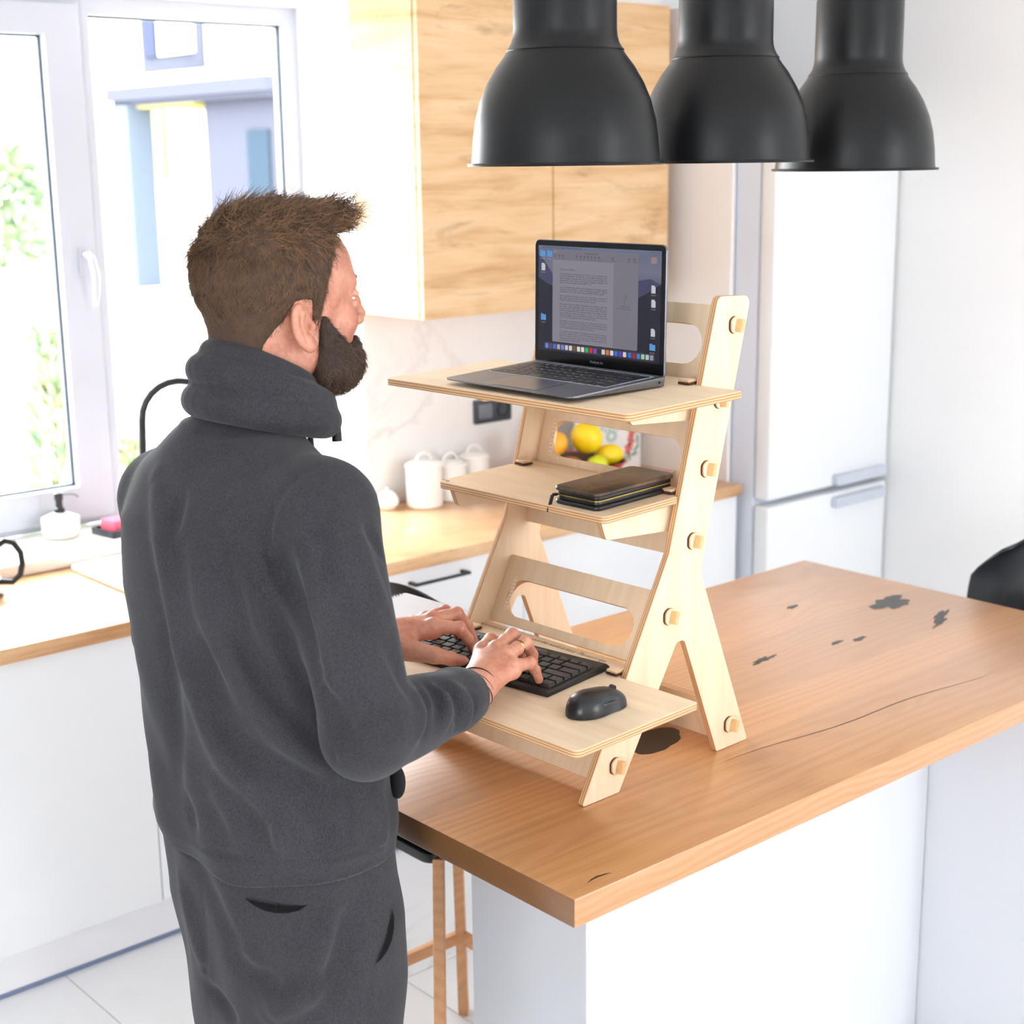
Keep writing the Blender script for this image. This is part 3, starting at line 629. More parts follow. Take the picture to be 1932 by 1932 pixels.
# ================================================================== bar stools
def stool(lab, x, y, rz):
    t = thing('bar_stool', lab, 'stool', (x, y, 0), rz, 'black shell bar stools')
    # moulded shell, seat faces local -Y... back at +Y
    NU, NV = 29, 25; mb = MB(); grid = []
    for i in range(NU):
        u = i/(NU-1)*2-1
        row = []
        for j in range(NV):
            v = j/(NV-1)           # 0 front edge .. 1 top of back
            if v < .5:
                s_ = v/.5; yy = -.20+.36*s_; zz = .645-.045*math.sin(math.pi*min(1, s_*1.0))**1.0*.7-.02*s_
                if s_ < .15: zz -= .02*(1-s_/.15)**2
                hw = .205+.02*s_
            else:
                s_ = (v-.5)/.5; q_ = min(1, s_*2.2)*math.pi/2
                yy = .16+.055*math.sin(q_)+.05*max(0, s_-.45)/.55; zz = .625+.05*(1-math.cos(q_))+.352*max(0, s_-.18)/.82
                hw = .228-.018*s_-(.075*max(0, s_-.6)/.4)
            curl = abs(u)**2.6
            side = .085*curl*(1-.1*v) if v < .5 else .085*curl*(1-max(0, (v-.5)/.5))**.6
            pull = -.05*curl*max(0, (v-.5)/.5)-.07*curl*(1 if v > .45 else 0)*(1-abs(v-.6))
            topr = -.05*abs(u)**3.2*max(0, (v-.8)/.2)
            row.append(mb.bm.verts.new((u*hw, yy+pull, zz+side+topr)))
        grid.append(row)
    for i in range(NU-1):
        for j in range(NV-1): mb.bm.faces.new((grid[i][j], grid[i+1][j], grid[i+1][j+1], grid[i][j+1]))
    bmesh.ops.recalc_face_normals(mb.bm, faces=mb.bm.faces)
    bmesh.ops.solidify(mb.bm, geom=mb.bm.faces[:], thickness=.006)
    mb.obj('shell', SHELL, t, local=True, angle=60)
    MB().rbox((-.14, -.12, .565), (.14, .12, .585), .03, .003).obj('seat_plate', BLACKM, t, local=True)
    feet = {}
    for sx in (-1, 1):
        for sy in (-1, 1):
            p0 = Vector((sx*.115, sy*.115, .575)); p1 = Vector((sx*.165, sy*.165, 0)); ax = (p0-p1).normalized()
            mb = MB(); mb.box((-.016, -.011, 0), (.016, .011, (p0-p1).length), .003)
            for v in mb.bm.verts:
                k = v.co.z/.58; v.co.x *= 1.05-.25*k
            mm = Matrix.Translation(p1) @ Vector((0, 0, 1)).rotation_difference(ax).to_matrix().to_4x4() @ Matrix.Rotation(R(45)*sx*sy, 4, 'Z')
            mb.bm.transform(mm); 
            for v in mb.bm.verts: v.co.z = max(v.co.z, 0)
            mb.obj('leg', BEECH, t, local=True); feet[(sx, sy)] = (p0, p1)
    def at(k, z):
        p0, p1 = feet[k]; f_ = z/p0.z; return p1.lerp(p0, f_)
    for (a, b, z) in (((-1, 1), (1, 1), .205), ((1, -1), (1, 1), .205), ((-1, -1), (-1, 1), .12), ((-1, -1), (1, -1), .12)):
        pa, pb = at(a, z), at(b, z); L = (pb-pa).length
        mb = MB(); mb.box((0, -.008, -.014), (L, .008, .014), .002)
        mb.bm.transform(Matrix.Translation(pa) @ Vector((1, 0, 0)).rotation_difference((pb-pa).normalized()).to_matrix().to_4x4()); mb.obj('stretcher', BEECH, t, local=True)
stool('black shell bar stool with beech legs between man and island', 1.80, 2.275, 0)
stool('black shell bar stool at the far end of the island', 3.05, 1.74, R(-90))

# ================================================================== plywood standing desk
SA = Vector((1.5465, 1.6122, .9006)); SR = R(1.87)
SM = M4(SA, SR)                      # local x = depth u, y = left v, z = up
st = thing('desk_riser', 'birch plywood standing desk riser with three shelves', 'desk stand', mat4=SM)
T = .012; SW = .395
def UZ(v): return SM @ Matrix(((1, 0, 0, 0), (0, 0, -1, v), (0, 1, 0, 0), (0, 0, 0, 1)))   # local XY = (u,z), local Z = -v
prof = [(0, 0), (.086, 0), (.224, .222), (.243, .222), (.332, 0), (.416, 0), (.2825, .330), (.398, .777), (.315, .781), (.203, .377)]
rad = [.004, .004, .0, .0, .004, .004, .01, .012, .012, .01]
# rounded arch apex
pp = fillet(prof, [.004, .004, .0102, .0102, .004, .004, .012, .013, .013, .012])
plate('side_panel', pp, [], T, UZ(T/2), PLY, st); plate('side_panel', pp, [], T, UZ(SW-T/2), PLY, st)
def SL(u0, z0, k, v0=0):
    """plate frame: local X = v, local Y = up the slope (du/dz = k), through (u0, z0)"""
    e = Vector((k, 0, 1)).normalized(); x = Vector((0, 1, 0)); n = x.cross(e)
    mm = Matrix((x, e, n)).transposed().to_4x4(); mm.translation = (u0, v0, z0)
    return SM @ mm, math.sqrt(1+k*k)
def back(nm, u0, zref, k, zlo, zhi, hole=None, v0=T+.0003, v1=SW-T-.0003, r=.003):
    mm, q = SL(u0, zref, k)
    out = fillet([(v0, (zlo-zref)*q), (v1, (zlo-zref)*q), (v1, (zhi-zref)*q), (v0, (zhi-zref)*q)], r)
    hs = []
    if hole:
        hv0, hv1, hz0, hz1 = hole; hs = [stadium((hv0+hv1)/2, ((hz0+hz1)/2-zref)*q, hv1-hv0, (hz1-hz0)*q)]
    return plate(nm, out, hs, T, mm, PLY, st)
KU, KL = .2786, .538
back('back_panel', .2600, .3875, KU, .618, .760, (.055, .340, .662, .727))
back('back_panel', .2600, .3875, KU, .359, .612, (.053, .360, .480, .542))
back('back_panel', .203, .271, KL, .192, .301, (.058, .360, .207, .266))
back('front_rail', .077, .049, KL, .018, .128); back('rear_rail', .364, .042, -.4, .004, .085)
def shelf(nm, u0, u1, v0, v1, z0, z1, r=.012, tongue=None, notch=True):
    tilt = math.atan2(z1-z0, u1-u0); L = math.hypot(u1-u0, z1-z0)
    mm = SM @ Matrix.Translation((u0, 0, z0)) @ Matrix.Rotation(-tilt, 4, 'Y') @ Matrix.Translation((0, 0, -T/2))
    if tongue:
        a, b, tl = tongue
        pts = [(0, v0), (L, v0), (L, a), (L+tl, a), (L+tl, b), (L, b), (L, v1), (0, v1)]; rr_ = [r, .006, 0, .002, .002, 0, .006, r]
    else: pts = [(0, v0), (L, v0), (L, v1), (0, v1)]; rr_ = [r, .006, .006, r]
    return plate(nm, fillet(pts, rr_), [], T, mm, PLY, st, .0012)
sh_top = shelf('shelf', .010, .2745, -.085, .480, .6365, .6415, tongue=(T+.001, SW-T-.001, .045))
sh_mid = shelf('shelf', .050, .2245, .001, .394, .4625, .4675, tongue=(T+.001, SW-T-.001, .045))
sh_low = shelf('shelf', -.166, .0985, -.152, .547, .185, .190, tongue=(T+.001, SW-T-.001, .055))
# brackets under the shelves
def bracket(ua, ub, zt, v, h=.038):
    k = .0186
    pts = fillet([(ua+.012, zt-h*.95), (ub, zt-h-.012), (ub, zt+(ub-ua)*k), (ua, zt)], [.01, .0, .0, .0])
    plate('bracket', pts, [], T, UZ(v), PLY, st)
for v in (.024, SW-.024): bracket(.062, .275, .4505, v, .034); bracket(.118, .325, .6255, v, .034)
for v in (.024, SW-.024):
    plate('bracket', fillet([(-.03, .172), (.02, .14), (.11, .14), (.1, .176)], [.008, .006, 0, 0]), [], T, UZ(v), PLY, st)
# pegs: half-round disc with a wedge, outside both panels
DARKEDGE = plain('laser_cut_edge', (70, 40, 26), .7)
def peg(u, z, v, sgn):
    disc_ = [(.0143*math.cos(q), .0143*math.sin(q)) for q in [R(-75)+R(330)*k/22 for k in range(23)]]
    disc_ = [(max(-.0128, x), y) for x, y in disc_]
    mm = SM @ Matrix.Translation((u, v, z)) @ Matrix.Rotation(R(90)*sgn, 4, 'X')
    p = plate('peg', disc_, [], .0055, mm @ Matrix.Translation((0, 0, .00285)), PLY, st, .0003)
    plate('peg_dark_rim', [(x-.0009, y) for x, y in disc_], [], .003, mm @ Matrix.Translation((0, 0, .0016)), DARKEDGE, p, .0)  # dark rim plate, set off to one side of the disc
    MB().box((-.0038, -.0105, .0052), (.0038, .0105, .0172), .0006, 1).obj('wedge', plain('birch_wedge', (222, 180, 128), .55, var=.08, scale=120), p, local=True).matrix_local = Matrix.Translation((.0018, -.0005, -.0025)) @ Matrix.Rotation(R(-14)*sgn, 4, 'Z')
for (u, z) in ((.356, .732), (.321, .613), (.291, .503), (.260, .3875), (.203, .271), (.364, .042), (.077, .049)):
    peg(u, z, 0, 1); peg(u, z, SW, -1)
# little locking wedges on the shelves next to the panels
for (u, z) in ((.272, .6425), (.232, .4690), (.104, .1915)):
    for v in (T+.0135, SW-T-.0135):
        q = place('locking_wedge', MB().box((-.011, -.0115, 0), (.011, .0115, .003)).mesh('wedge_base', DARKEDGE, False), st, SM @ M4((u, v, z)))
        place('wedge_top', MB().box((-.010, -.0105, .003), (.011, .0115, .0075), .001, 1).mesh('wedge_top', PLY), q, Matrix.Identity(4), True)
# engraved lines on the low shelf, height scale on the back panels
ENG = plain('engraved_brown', (150, 104, 74), .8)
mmL = SM @ Matrix.Translation((-.166, 0, .185)) @ Matrix.Rotation(-math.atan2(.005, .2645), 4, 'Y')
eng = text_mesh('engraving', 'Concentrate all your thoughts upon the work in hand. The sun\'s rays', .0158, ENG, mmL @ Matrix.Translation((.2985, .400, .0003)) @ Matrix.Rotation(R(-90), 4, 'Z'), st, shear=.28, space=.93)
wx = max(v.co.x for v in eng.data.vertices)
for v in eng.data.vertices: v.co.x *= .322/wx
RUL = plain('pale_scale_print', (246, 226, 202), .6)
for (u0, zr, k, za, zb) in ((.26, .3875, KU, .478, .542), (.203, .271, KL, .212, .268)):
    mm, q = SL(u0, zr, k); v = SW-T-.030
    plate('scale_slot', stadium(0, 0, (zb-za)*q, .0085, 6, R(90)), [], .0004, mm @ Matrix.Translation((v, ((za+zb)/2-zr)*q, -T/2-.0003)), RUL, st, 0)
    tk = MB()
    for i in range(9):
        y = (-.44+.11*i)*(zb-za)*q; tk.box((v-.003, ((za+zb)/2-zr)*q+y, -T/2-.0008), (v+.003, ((za+zb)/2-zr)*q+y+.0006, -T/2-.0005))
    tk.bm.transform(mm); tk.obj('scale_mark', ENG, st, smooth=False)
plate('corner_mark', [(0, 0), (.02, 0), (.02, .001), (.001, .001), (.001, .008), (0, .008)], [], .0003, SM @ M4((.062, .375, .4634), R(88)), DARKEDGE, st, 0)
# ================================================================== laptop
def shelf_m(u0, z0, u1, z1, u, v, rz=0):
    k = (z1-z0)/(u1-u0)
    return SM @ Matrix.Translation((u, v, z0+k*(u-u0))) @ Matrix.Rotation(-math.atan(k), 4, 'Y') @ Matrix.Rotation(rz, 4, 'Z')
LM = shelf_m(.010, .6365, .2745, .6415, .022, .192, R(-1.5))
lp = thing('laptop', 'open slim grey laptop showing a letter on the top shelf', 'laptop', mat4=LM)
ALU = plain('space_grey_aluminium', (120, 121, 128), .38, metal=.85, var=.02, scale=200); ALU2 = plain('trackpad_grey', (112, 113, 122), .3, metal=.7, var=.02)
KEYB = plain('black_key_plastic', (17, 18, 22), .4); SCRB = plain('black_screen_glass', (7, 7, 9), .1, var=.05, spec=.18)
LW, LD = .1525, .2125
b = MB(); sec = [(0, .0075, .0105), (.05, .0045, .0122), (.12, .0025, .0145), (LD, .0018, .0168)]
out = fillet([(0, -LW), (LD, -LW), (LD, LW), (0, LW)], [.012, .006, .006, .012], 4)
def zint(x, k):
    for (xa, *va), (xb, *vb) in zip(sec, sec[1:]):
        if x <= xb+1e-6: f_ = max(0, (x-xa)/(xb-xa)); return va[k]+(vb[k]-va[k])*f_
lo = [b.bm.verts.new((x+(.003 if x < .02 else 0), y*.985, zint(x, 0))) for x, y in out]; mi = [b.bm.verts.new((x, y, zint(x, 1)-.0016)) for x, y in out]; hi = [b.bm.verts.new((x*.998+.0003, y*.998, zint(x, 1))) for x, y in out]
n = len(out)
for A_, B_ in ((lo, mi), (mi, hi)):
    for i in range(n): b.bm.faces.new((A_[i], A_[(i+1) % n], B_[(i+1) % n], B_[i]))
b.bm.faces.new(lo[::-1]); b.bm.faces.new(hi)
b.obj('base', ALU, lp, local=True, angle=30)
sl = math.atan2(.0168-.0105, LD)
DK = Matrix.Translation((0, 0, .0106)) @ Matrix.Rotation(-sl, 4, 'Y')      # deck frame
MB().box((.0085, -.062, .0001), (.080, .062, .0006), .0002, 1).obj('trackpad', ALU2, lp, local=True).matrix_local = DK
MB().box((.0885, -.1385, .0000), (.1995, .1385, .00035)).obj('key_well', plain('painted_key_well_sheen', (196, 204, 216), .35, metal=.2), lp, smooth=False, local=True).matrix_local = DK  # pale colour paints the sky's reflection between the keys
rows = [[1]*3+[1.25, 5.1, 1.25]+[1]*3, [2.2]+[1]*10+[2.2], [1.75]+[1]*11+[1.7], [1.45]+[1]*13, [1]*13+[1.45], [1.04]*14]
kw = .277/14.45; kd = .0182; keycache = {}
for ri, row in enumerate(rows):
    tot = sum(row); y = .1375; sc = .275/tot
    for w_ in row:
        wd_ = w_*sc-.0022; hd_ = kd-.0022 if ri < 5 else kd*.62-.0022
        key_ = (round(wd_, 4), round(hd_, 4))
        if key_ not in keycache: keycache[key_] = MB().box((-hd_/2, -wd_/2, 0), (hd_/2, wd_/2, .0011), .0004, 1).mesh('key', KEYB)
        xc = .0895+kd*(ri+.5) if ri < 5 else .0895+kd*5+kd*.31
        place('key', keycache[key_], lp, DK @ Matrix.Translation((xc, y-w_*sc/2, .0004)), True); y -= w_*sc
MB().tube([(.196, -LW+.0002, .009), (.196, -LW-.0004, .009)], .0019, 12).obj('audio_jack', SCRB, lp, local=True)
LID = Matrix.Translation((LD-.004, 0, .0158)) @ Matrix.Rotation(R(2.0), 4, 'Y') @ Matrix(((0, 0, -1, 0), (-1, 0, 0, 0), (0, 1, 0, 0), (0, 0, 0, 1)))
# lid frame: local X to the viewer's right (-y), local Y up, local Z toward the viewer (-x)
LH = .2085
lid = plate('lid', fillet([(-LW, 0), (LW, 0), (LW, LH), (-LW, LH)], [.004, .004, .010, .010]), [], .0045, LID, ALU, lp, .0012, True)
ROOTM[lid] = LM @ LID
def S(name, loops, z, mat, parent=lid, t=.0002): 
    me = curve_mesh(name, loops, t/2); me.materials.clear(); me.materials.append(mat); return place(name, me, parent, Matrix.Translation((0, 0, z)), True)
S('screen_glass', [fillet([(-LW+.0012, .002), (LW-.0012, .002), (LW-.0012, LH-.0012), (-LW+.0012, LH-.0012)], [.003, .003, .009, .009])], .00235, SCRB)
SW_, SH_ = .2855, .178; sx0, sy0 = -SW_/2, .0205
def q(x, y): return (sx0+x*SW_, sy0+(1-y)*SH_)
def rect(x0, y0, x1, y1, r=.0): 
    pts = [q(x0, y1), q(x1, y1), q(x1, y0), q(x0, y0)]; return fillet(pts, r, 3) if r else pts
ES = .62
N = NT('wallpaper_dusk'); tc = N.n('ShaderNodeTexCoord'); sp_ = N.n('ShaderNodeSeparateXYZ'); N.l(tc.outputs['Object'], sp_.inputs[0])
cr_ = N.ramp(N.math('MULTIPLY_ADD', sp_.outputs[1], 1/SH_, -sy0/SH_), [(.45, lin((26, 26, 52))), (.62, lin((70, 72, 104))), (.8, lin((112, 112, 132))), (1, lin((98, 104, 130)))])
N.l(cr_, N.b.inputs['Emission Color']); N.b.inputs['Emission Strength'].default_value = ES; N.b.inputs['Base Color'].default_value = (.01, .01, .01, 1); N.b.inputs['Roughness'].default_value = .2; N.b.inputs['Specular IOR Level'].default_value = .18
S('wallpaper', [rect(0, 0, 1, 1)], .0026, N.m)
S('hill_far', [[q(0, .09), q(.05, .14), q(.12, .26), q(.2, .3), q(.4, .5), q(.7, .34), q(.84, .27), q(.92, .25), q(1, .3), q(1, .75), q(0, .75)]], .00272, emis('screen_hill_far', (62, 62, 98), ES))
S('hill_near', [[q(0, .3), q(.08, .36), q(.16, .38), q(.4, .6), q(.7, .5), q(.84, .42), q(.92, .36), q(1, .29), q(1, 1), q(0, 1)]], .00284, emis('screen_hill_near', (20, 20, 40), ES))
S('menu_bar', [rect(0, 0, 1, .028)], .00296, emis('screen_menu', (104, 112, 136), ES))
PAGE = emis('screen_page', (133, 129, 140), ES); SIDE = emis('screen_sidebar', (118, 115, 126), ES); BARC = emis('screen_toolbar', (116, 112, 124), ES); INK = emis('screen_ink', (52, 48, 60), ES*.8)
S('letter_window', [rect(.125, .035, .827, .905, .0022)], .00308, PAGE)
S('toolbar', [rect(.1255, .037, .8265, .128, .002)], .0032, BARC)
S('sidebar', [rect(.632, .13, .8265, .9)], .0032, SIDE)
for x, cc in ((.136, (214, 84, 84)), (.149, (190, 160, 60)), (.162, (80, 160, 80))):
    px, py = q(x, .05); S('window_button', [[(px+.0011*math.cos(k*.52), py+.0011*math.sin(k*.52)) for k in range(12)]], .0034, emis('screen_btn_%d' % cc[0], cc, ES))
def T_(name, body, x, y, size, mat, **kw):
    px, py = q(x, y); return text_mesh(name, body, size, mat, Matrix.Translation((px, py, .0034)), lid, local=True, **kw)
WT = emis('screen_white_text', (190, 190, 198), ES)
T_('menu_text', 'Pages  File  Edit  Insert  Format  Arrange  View  Share  Window  Help', .03, .022, .0034, INK)
T_('menu_text', 'Fri 23 Apr  12:34', .905, .022, .0034, INK)
T_('title_text', 'Dear Andriy and Elliana', .40, .062, .0032, INK)
for x, s in ((.135, 'View'), (.17, 'Zoom'), (.2, 'Add Page'), (.318, 'Insert'), (.352, 'Table'), (.382, 'Chart'), (.412, 'Text'), (.44, 'Shape'), (.47, 'Media'), (.5, 'Comment'), (.612, 'Collaborate'), (.742, 'Format'), (.785, 'Document')):
    T_('toolbar_text', s, x, .116, .0022, INK)
    px, py = q(x+.012, .088); S('toolbar_icon', [[(px-.0015, py-.0015), (px+.0015, py-.0015), (px+.0015, py+.0015), (px-.0015, py+.0015)], [(px-.001, py-.001), (px+.001, py-.001), (px+.001, py+.001), (px-.001, py+.001)]], .0034, INK)
paras = [(.222, 'Dear Andriy and Elliana,'),
 (.262, "Your big day has come and gone, and I'm sure it was a wonderful, God-honouring celebration. I was with you in my thoughts and prayers, but I did not manage to stay awake that way to watch on zoom (combat with being elderly, ok etc). How I praise God for bringing you together - He hears our prayers and always has the BEST for us!"),
 (.388, "So, you confirmed before God and many witnesses the marriage covenant you made with each other, a solemn and binding promise for a lifetime commitment to each other, YES to the one and NO to all the others!"),
 (.468, 'How wonderful that the Jesus is the Lord of your lives and the head of your union. Living your life and your marriage with HIM in the centre is the best foundation to build on and a recipe for "success".'),
 (.545, 'But you also bring your different personalities, temperaments, good and bad habits, values, upbringing, family and cultural background, past experiences, likes, dislikes and so much more into your union. Therefore, it will take determination, love, openness, honesty, and patience to make your marriage into what God intends it to be. I am convinced God ordained marriage to be for life because He knows we need that much time to learn living together and be an example for others.'),
 (.705, 'Michelangelo carves his famous statues out of marble and is reported to have said that he saw in his mind the figure, which is hidden inside a block of marble, so that all he had to do was chip away the surrounding stone until the figure appears in all its perfection and beauty.'),
 (.805, 'To me this is a very wonderful and striking picture of what God wants to do in you as persons and as a couple. He knows your highest potential, and He will chisel and chip away what is not necessary, in the process making you to become more and more like Jesus. This will happen as the two of you learn to live together.')]
for y, s in paras: T_('letter_text', s, .19, y, .0037, INK, box=.112, justify=len(s) > 60, line=.98)
T_('sidebar_text', 'Nothing selected.', .695, .52, .0028, INK); T_('sidebar_text', 'Select an object or text to format.', .66, .542, .0024, INK)
px, py = q(.73, .45); S('brush_icon', [[(px-.004, py-.008), (px, py-.002), (px+.004, py+.004), (px+.001, py+.008), (px-.003, py+.002)], [(px-.003, py-.006), (px, py-.0015), (px+.003, py+.004), (px+.001, py+.0065), (px-.0024, py+.0018)]], .0034, emis('screen_icon_grey', (96, 94, 104), ES))
FOLD = emis('screen_folder_blue', (86, 150, 214), ES); DOC = emis('screen_doc_white', (200, 200, 206), ES)
def folder(x, y):
    px, py = q(x, y); S('folder_icon', [[(px-.0062, py-.005), (px+.0062, py-.005), (px+.0062, py+.0045), (px, py+.0045), (px-.001, py+.0058), (px-.0062, py+.0058)]], .0034, FOLD); T_('icon_text', 'Documents', x-.018, y+.052, .0022, WT)
def docu(x, y):
    px, py = q(x, y); S('document_icon', [[(px-.0045, py-.0062), (px+.0045, py-.0062), (px+.0045, py+.003), (px+.0018, py+.0062), (px-.0045, py+.0062)]], .0034, DOC); T_('icon_text', 'letter.docx', x-.016, y+.056, .0022, WT)
for x, y in ((.04, .075), (.1, .075), (.047, .68), (.945, .858)): folder(x, y)
for x, y in ((.045, .2), (.945, .34), (.947, .466), (.947, .725)): docu(x, y)
px, py = q(.945, .085); S('photo_icon', [[(px-.006, py-.005), (px+.006, py-.005), (px+.006, py+.005), (px-.006, py+.005)]], .0034, emis('screen_photo', (150, 130, 120), ES))
S('dock', [rect(.055, .915, .965, .985, .003)], .00316, emis('screen_dock', (58, 54, 66), ES))
dc = [(110, 130, 230), (90, 60, 120), (60, 110, 220), (190, 170, 150), (110, 140, 230), (220, 200, 200), (220, 220, 224), (120, 90, 20), (230, 226, 200), (230, 230, 230), (60, 180, 90), (210, 40, 50), (130, 60, 190), (40, 40, 44), (210, 214, 210), (230, 120, 40), (220, 224, 230), (40, 110, 220), (100, 60, 190), (220, 220, 214), (50, 110, 230), (170, 30, 30), (60, 130, 220), (170, 210, 150), (190, 200, 214), (150, 154, 160)]
for i, cc in enumerate(dc):
    x = .078+.0343*i+(.006 if i > 19 else 0); px, py = q(x, .951); S('dock_icon', [fillet([(px-.0036, py-.004), (px+.0036, py-.004), (px+.0036, py+.004), (px-.0036, py+.004)], .0012, 2)], .0034, emis('screen_dock_%d' % i, cc, ES*.95))
text_mesh('bezel_lettering', 'MacBook Air', .0058, plain('bezel_grey_print', (118, 118, 122), .5), Matrix.Translation((0, .0085, .00252)), lid, local=True, align='CENTER')

# ================================================================== wallet
WM = shelf_m(.050, .4625, .2245, .4675, .066, .030, 0)
wa = thing('zip_wallet', 'black and brown leather zip wallet on the middle shelf', 'wallet', mat4=WM)
N = NT('worn_brown_leather'); a = N.noise(N.coords('Object', (14, 22, 10)), 1.2, 4, .6, .8)
N.l(N.ramp(a, [(.35, lin((24, 22, 22))), (.52, lin((66, 50, 38))), (.7, lin((112, 84, 58)))]), N.b.inputs['Base Color']); N.b.inputs['Roughness'].default_value = .34
N.bump(N.noise(N.coords(), 900, 2), .15, .0004); LEA = N.m
BLEA = plain('black_leather', (20, 20, 24), .36, bump=.1, scale=600)
MB().rbox((0, 0, .0215), (.187, .098, .029), .012, .0028).obj('top_cover', LEA, wa, local=True, angle=60)
MB().rbox((0, 0, 0), (.187, .098, .0075), .012, .0028).obj('bottom_cover', BLEA, wa, local=True, angle=60)
MB().rbox((.0035, .0035, .0065), (.1835, .0945, .0145), .010, .002).rbox((.0035, .0035, .0152), (.1835, .0945, .0225), .010, .002).obj('zip_tape', BLEA, wa, local=True, angle=60)
MB().rbox((.0026, .0026, .0138), (.1844, .0954, .0158), .010).obj('zip_teeth', plain('brass_zip', (168, 146, 70), .35, metal=.8, var=.3, scale=900), wa, local=True, angle=60)
MB().box((-.004, .089, .0128), (.004, .096, .0168), .001).obj('zip_slider', BLACKM, wa, local=True)
pu = MB().box((-.0035, -.0012, -.028), (.0035, .0012, 0), .001); pu.bm.transform(Matrix.Translation((-.005, .0935, .0145)) @ Matrix.Rotation(R(22), 4, 'Y')); 
pu.obj('zip_puller', plain('dark_leather_tab', (52, 46, 44), .5), wa, local=True)

# ================================================================== keyboard
low = (-.166, .185, .0985, .190)
KM = shelf_m(*low, -.045, .030, R(6.0))
kb = thing('keyboard', 'black compact keyboard under the typing hands', 'keyboard', mat4=KM)
KWD, KDP = .345, .156
KBM = plain('black_keyboard_body', (26, 26, 28), .45, var=.06)
bb = MB(); pr = [(0, 0), (KDP, 0), (KDP+.004, .006), (KDP-.006, .0135), (KDP-.03, .013), (.004, .0105), (-.001, .008)]
bb.prism(pr, 1, 0, KWD)
bmesh.ops.bevel(bb.bm, geom=[e for e in bb.bm.edges], offset=.0018, segments=2, affect='EDGES', profile=.5)
bb.obj('body', KBM, kb, local=True, angle=30)
ksl = math.atan2(.0130-.0105, KDP-.034)
KD = Matrix.Translation((.004, 0, .0109)) @ Matrix.Rotation(-ksl, 4, 'Y')
KEY = plain('dark_grey_keycap', (40, 38, 38), .5, var=.05); LEG = plain('grey_key_legend', (150, 148, 150), .6)
krows = [[('Ctrl', 1.25), ('Fn', 1), ('', 1), ('Alt', 1.25), ('', 5.25), ('Alt', 1.25), ('', 1), ('<', 1), ('v', 1), ('>', 1)],
 [('Shift', 2.25)]+[(c, 1) for c in 'ZXCVBNM,./']+[('Shift', 1.75), ('^', 1)],
 [('Caps', 1.75)]+[(c, 1) for c in "ASDFGHJKL;'"]+[('Enter', 2.25)],
 [('Tab', 1.5)]+[(c, 1) for c in 'QWERTYUIOP[]']+[('\\', 1.5)],
 [(c, 1) for c in '`1234567890-=']+[('Backspace', 2)],
 [('Esc', 1)]+[('F%d' % i, .93) for i in range(1, 13)]+[('Ins', .93), ('Del', .93)]]
kp = .0198; caps = {}
for ri, row in enumerate(krows):
    tot = sum(w for _, w in row); un = (KWD-.013)/tot; y = KWD-.0065
    for lab, w_ in row:
        wd_ = w_*un-.0024; hd_ = (kp if ri < 5 else kp*.78)-.0024; k_ = (round(wd_, 4), round(hd_, 4))
        if k_ not in caps:
            c_ = MB(); c_.box((-hd_/2, -wd_/2, -.003), (hd_/2, wd_/2, .0042))
            for v in c_.bm.verts:
                if v.co.z > 0: v.co.x *= .9; v.co.y = v.co.y-math.copysign(.0009, v.co.y)
            bmesh.ops.bevel(c_.bm, geom=c_.bm.edges[:], offset=.0006, segments=1, affect='EDGES'); caps[k_] = c_.mesh('key', KEY, True, 30)
        xc = .0075+kp*(ri+.5) if ri < 5 else .0075+kp*5+kp*.40
        ko = place('key', caps[k_], kb, KD @ Matrix.Translation((xc, y-w_*un/2, .0008)), True)
        if lab: text_mesh('legend', lab, .0058 if len(lab) == 1 else .0038, LEG, Matrix.Translation((.001, wd_/2-.0028, .00435)) @ Matrix.Rotation(R(-90), 4, 'Z'), ko, local=True)
        y -= w_*un
lines = MB(); LN = plain('white_line_print', (170, 170, 172), .5)
def strk(p, q_, w_=.0005):
    p, q_ = Vector((*p, .0)), Vector((*q_, .0)); d = (q_-p).normalized(); n_ = Vector((-d.y, d.x, 0))*w_; lines.quad(p-n_, q_-n_, q_+n_, p+n_)
rg = random.Random(4)
for k in range(16):
    y = KWD-.012-.0052*k; strk((.128, y), (.142+.0*k, y-.012 if k % 2 else y+.010))
strk((.129, KWD-.10), (.146, KWD-.15)); strk((.146, KWD-.15), (.134, KWD-.22)); strk((.140, KWD-.12), (.139, KWD-.23))
mmk = Matrix.Translation((0, 0, .0232)) @ Matrix.Rotation(-math.atan2(.0015, .024), 4, 'Y') @ Matrix.Translation((0, 0, -.0075))
lines.bm.transform(Matrix.Translation((.0, 0, .0232)) @ Matrix.Identity(4))
for v in lines.bm.verts: v.co.z = .0130+(v.co.x-(KDP-.03))*(.0005/.024)+.0004
lines.obj('line_print', LN, kb, local=True, smooth=False)

# ================================================================== mouse
MM = shelf_m(*low, -.030, -.060, R(-2.5))
mo = thing('mouse', 'black cordless mouse on the low shelf', 'mouse', mat4=MM)
def mouse_ring(x, n=28):
    s_ = x/.055; k = math.sqrt(max(0, 1-abs(s_)**2.6)); w_ = .0315*k*(1-.10*math.exp(-((x-.008)/.018)**2)+.0*x); h = (.036-.010*(s_*.5+.5)**1.5)*max(0, 1-abs(s_)**3.2)**.5
    pts = []
    for i in range(n):
        a_ = 2*math.pi*i/n; cy_, cz_ = math.cos(a_), math.sin(a_)
        y = w_*math.copysign(abs(cy_)**.75, cy_); z = h*abs(cz_)**.8 if cz_ > 0 else -.0001
        if cz_ > 0: y *= 1-.14*math.sin(math.pi*min(1, z/max(h, 1e-4)))*math.exp(-((x-.012)/.02)**2)
        pts.append((x, y, z+.0012))
    return pts
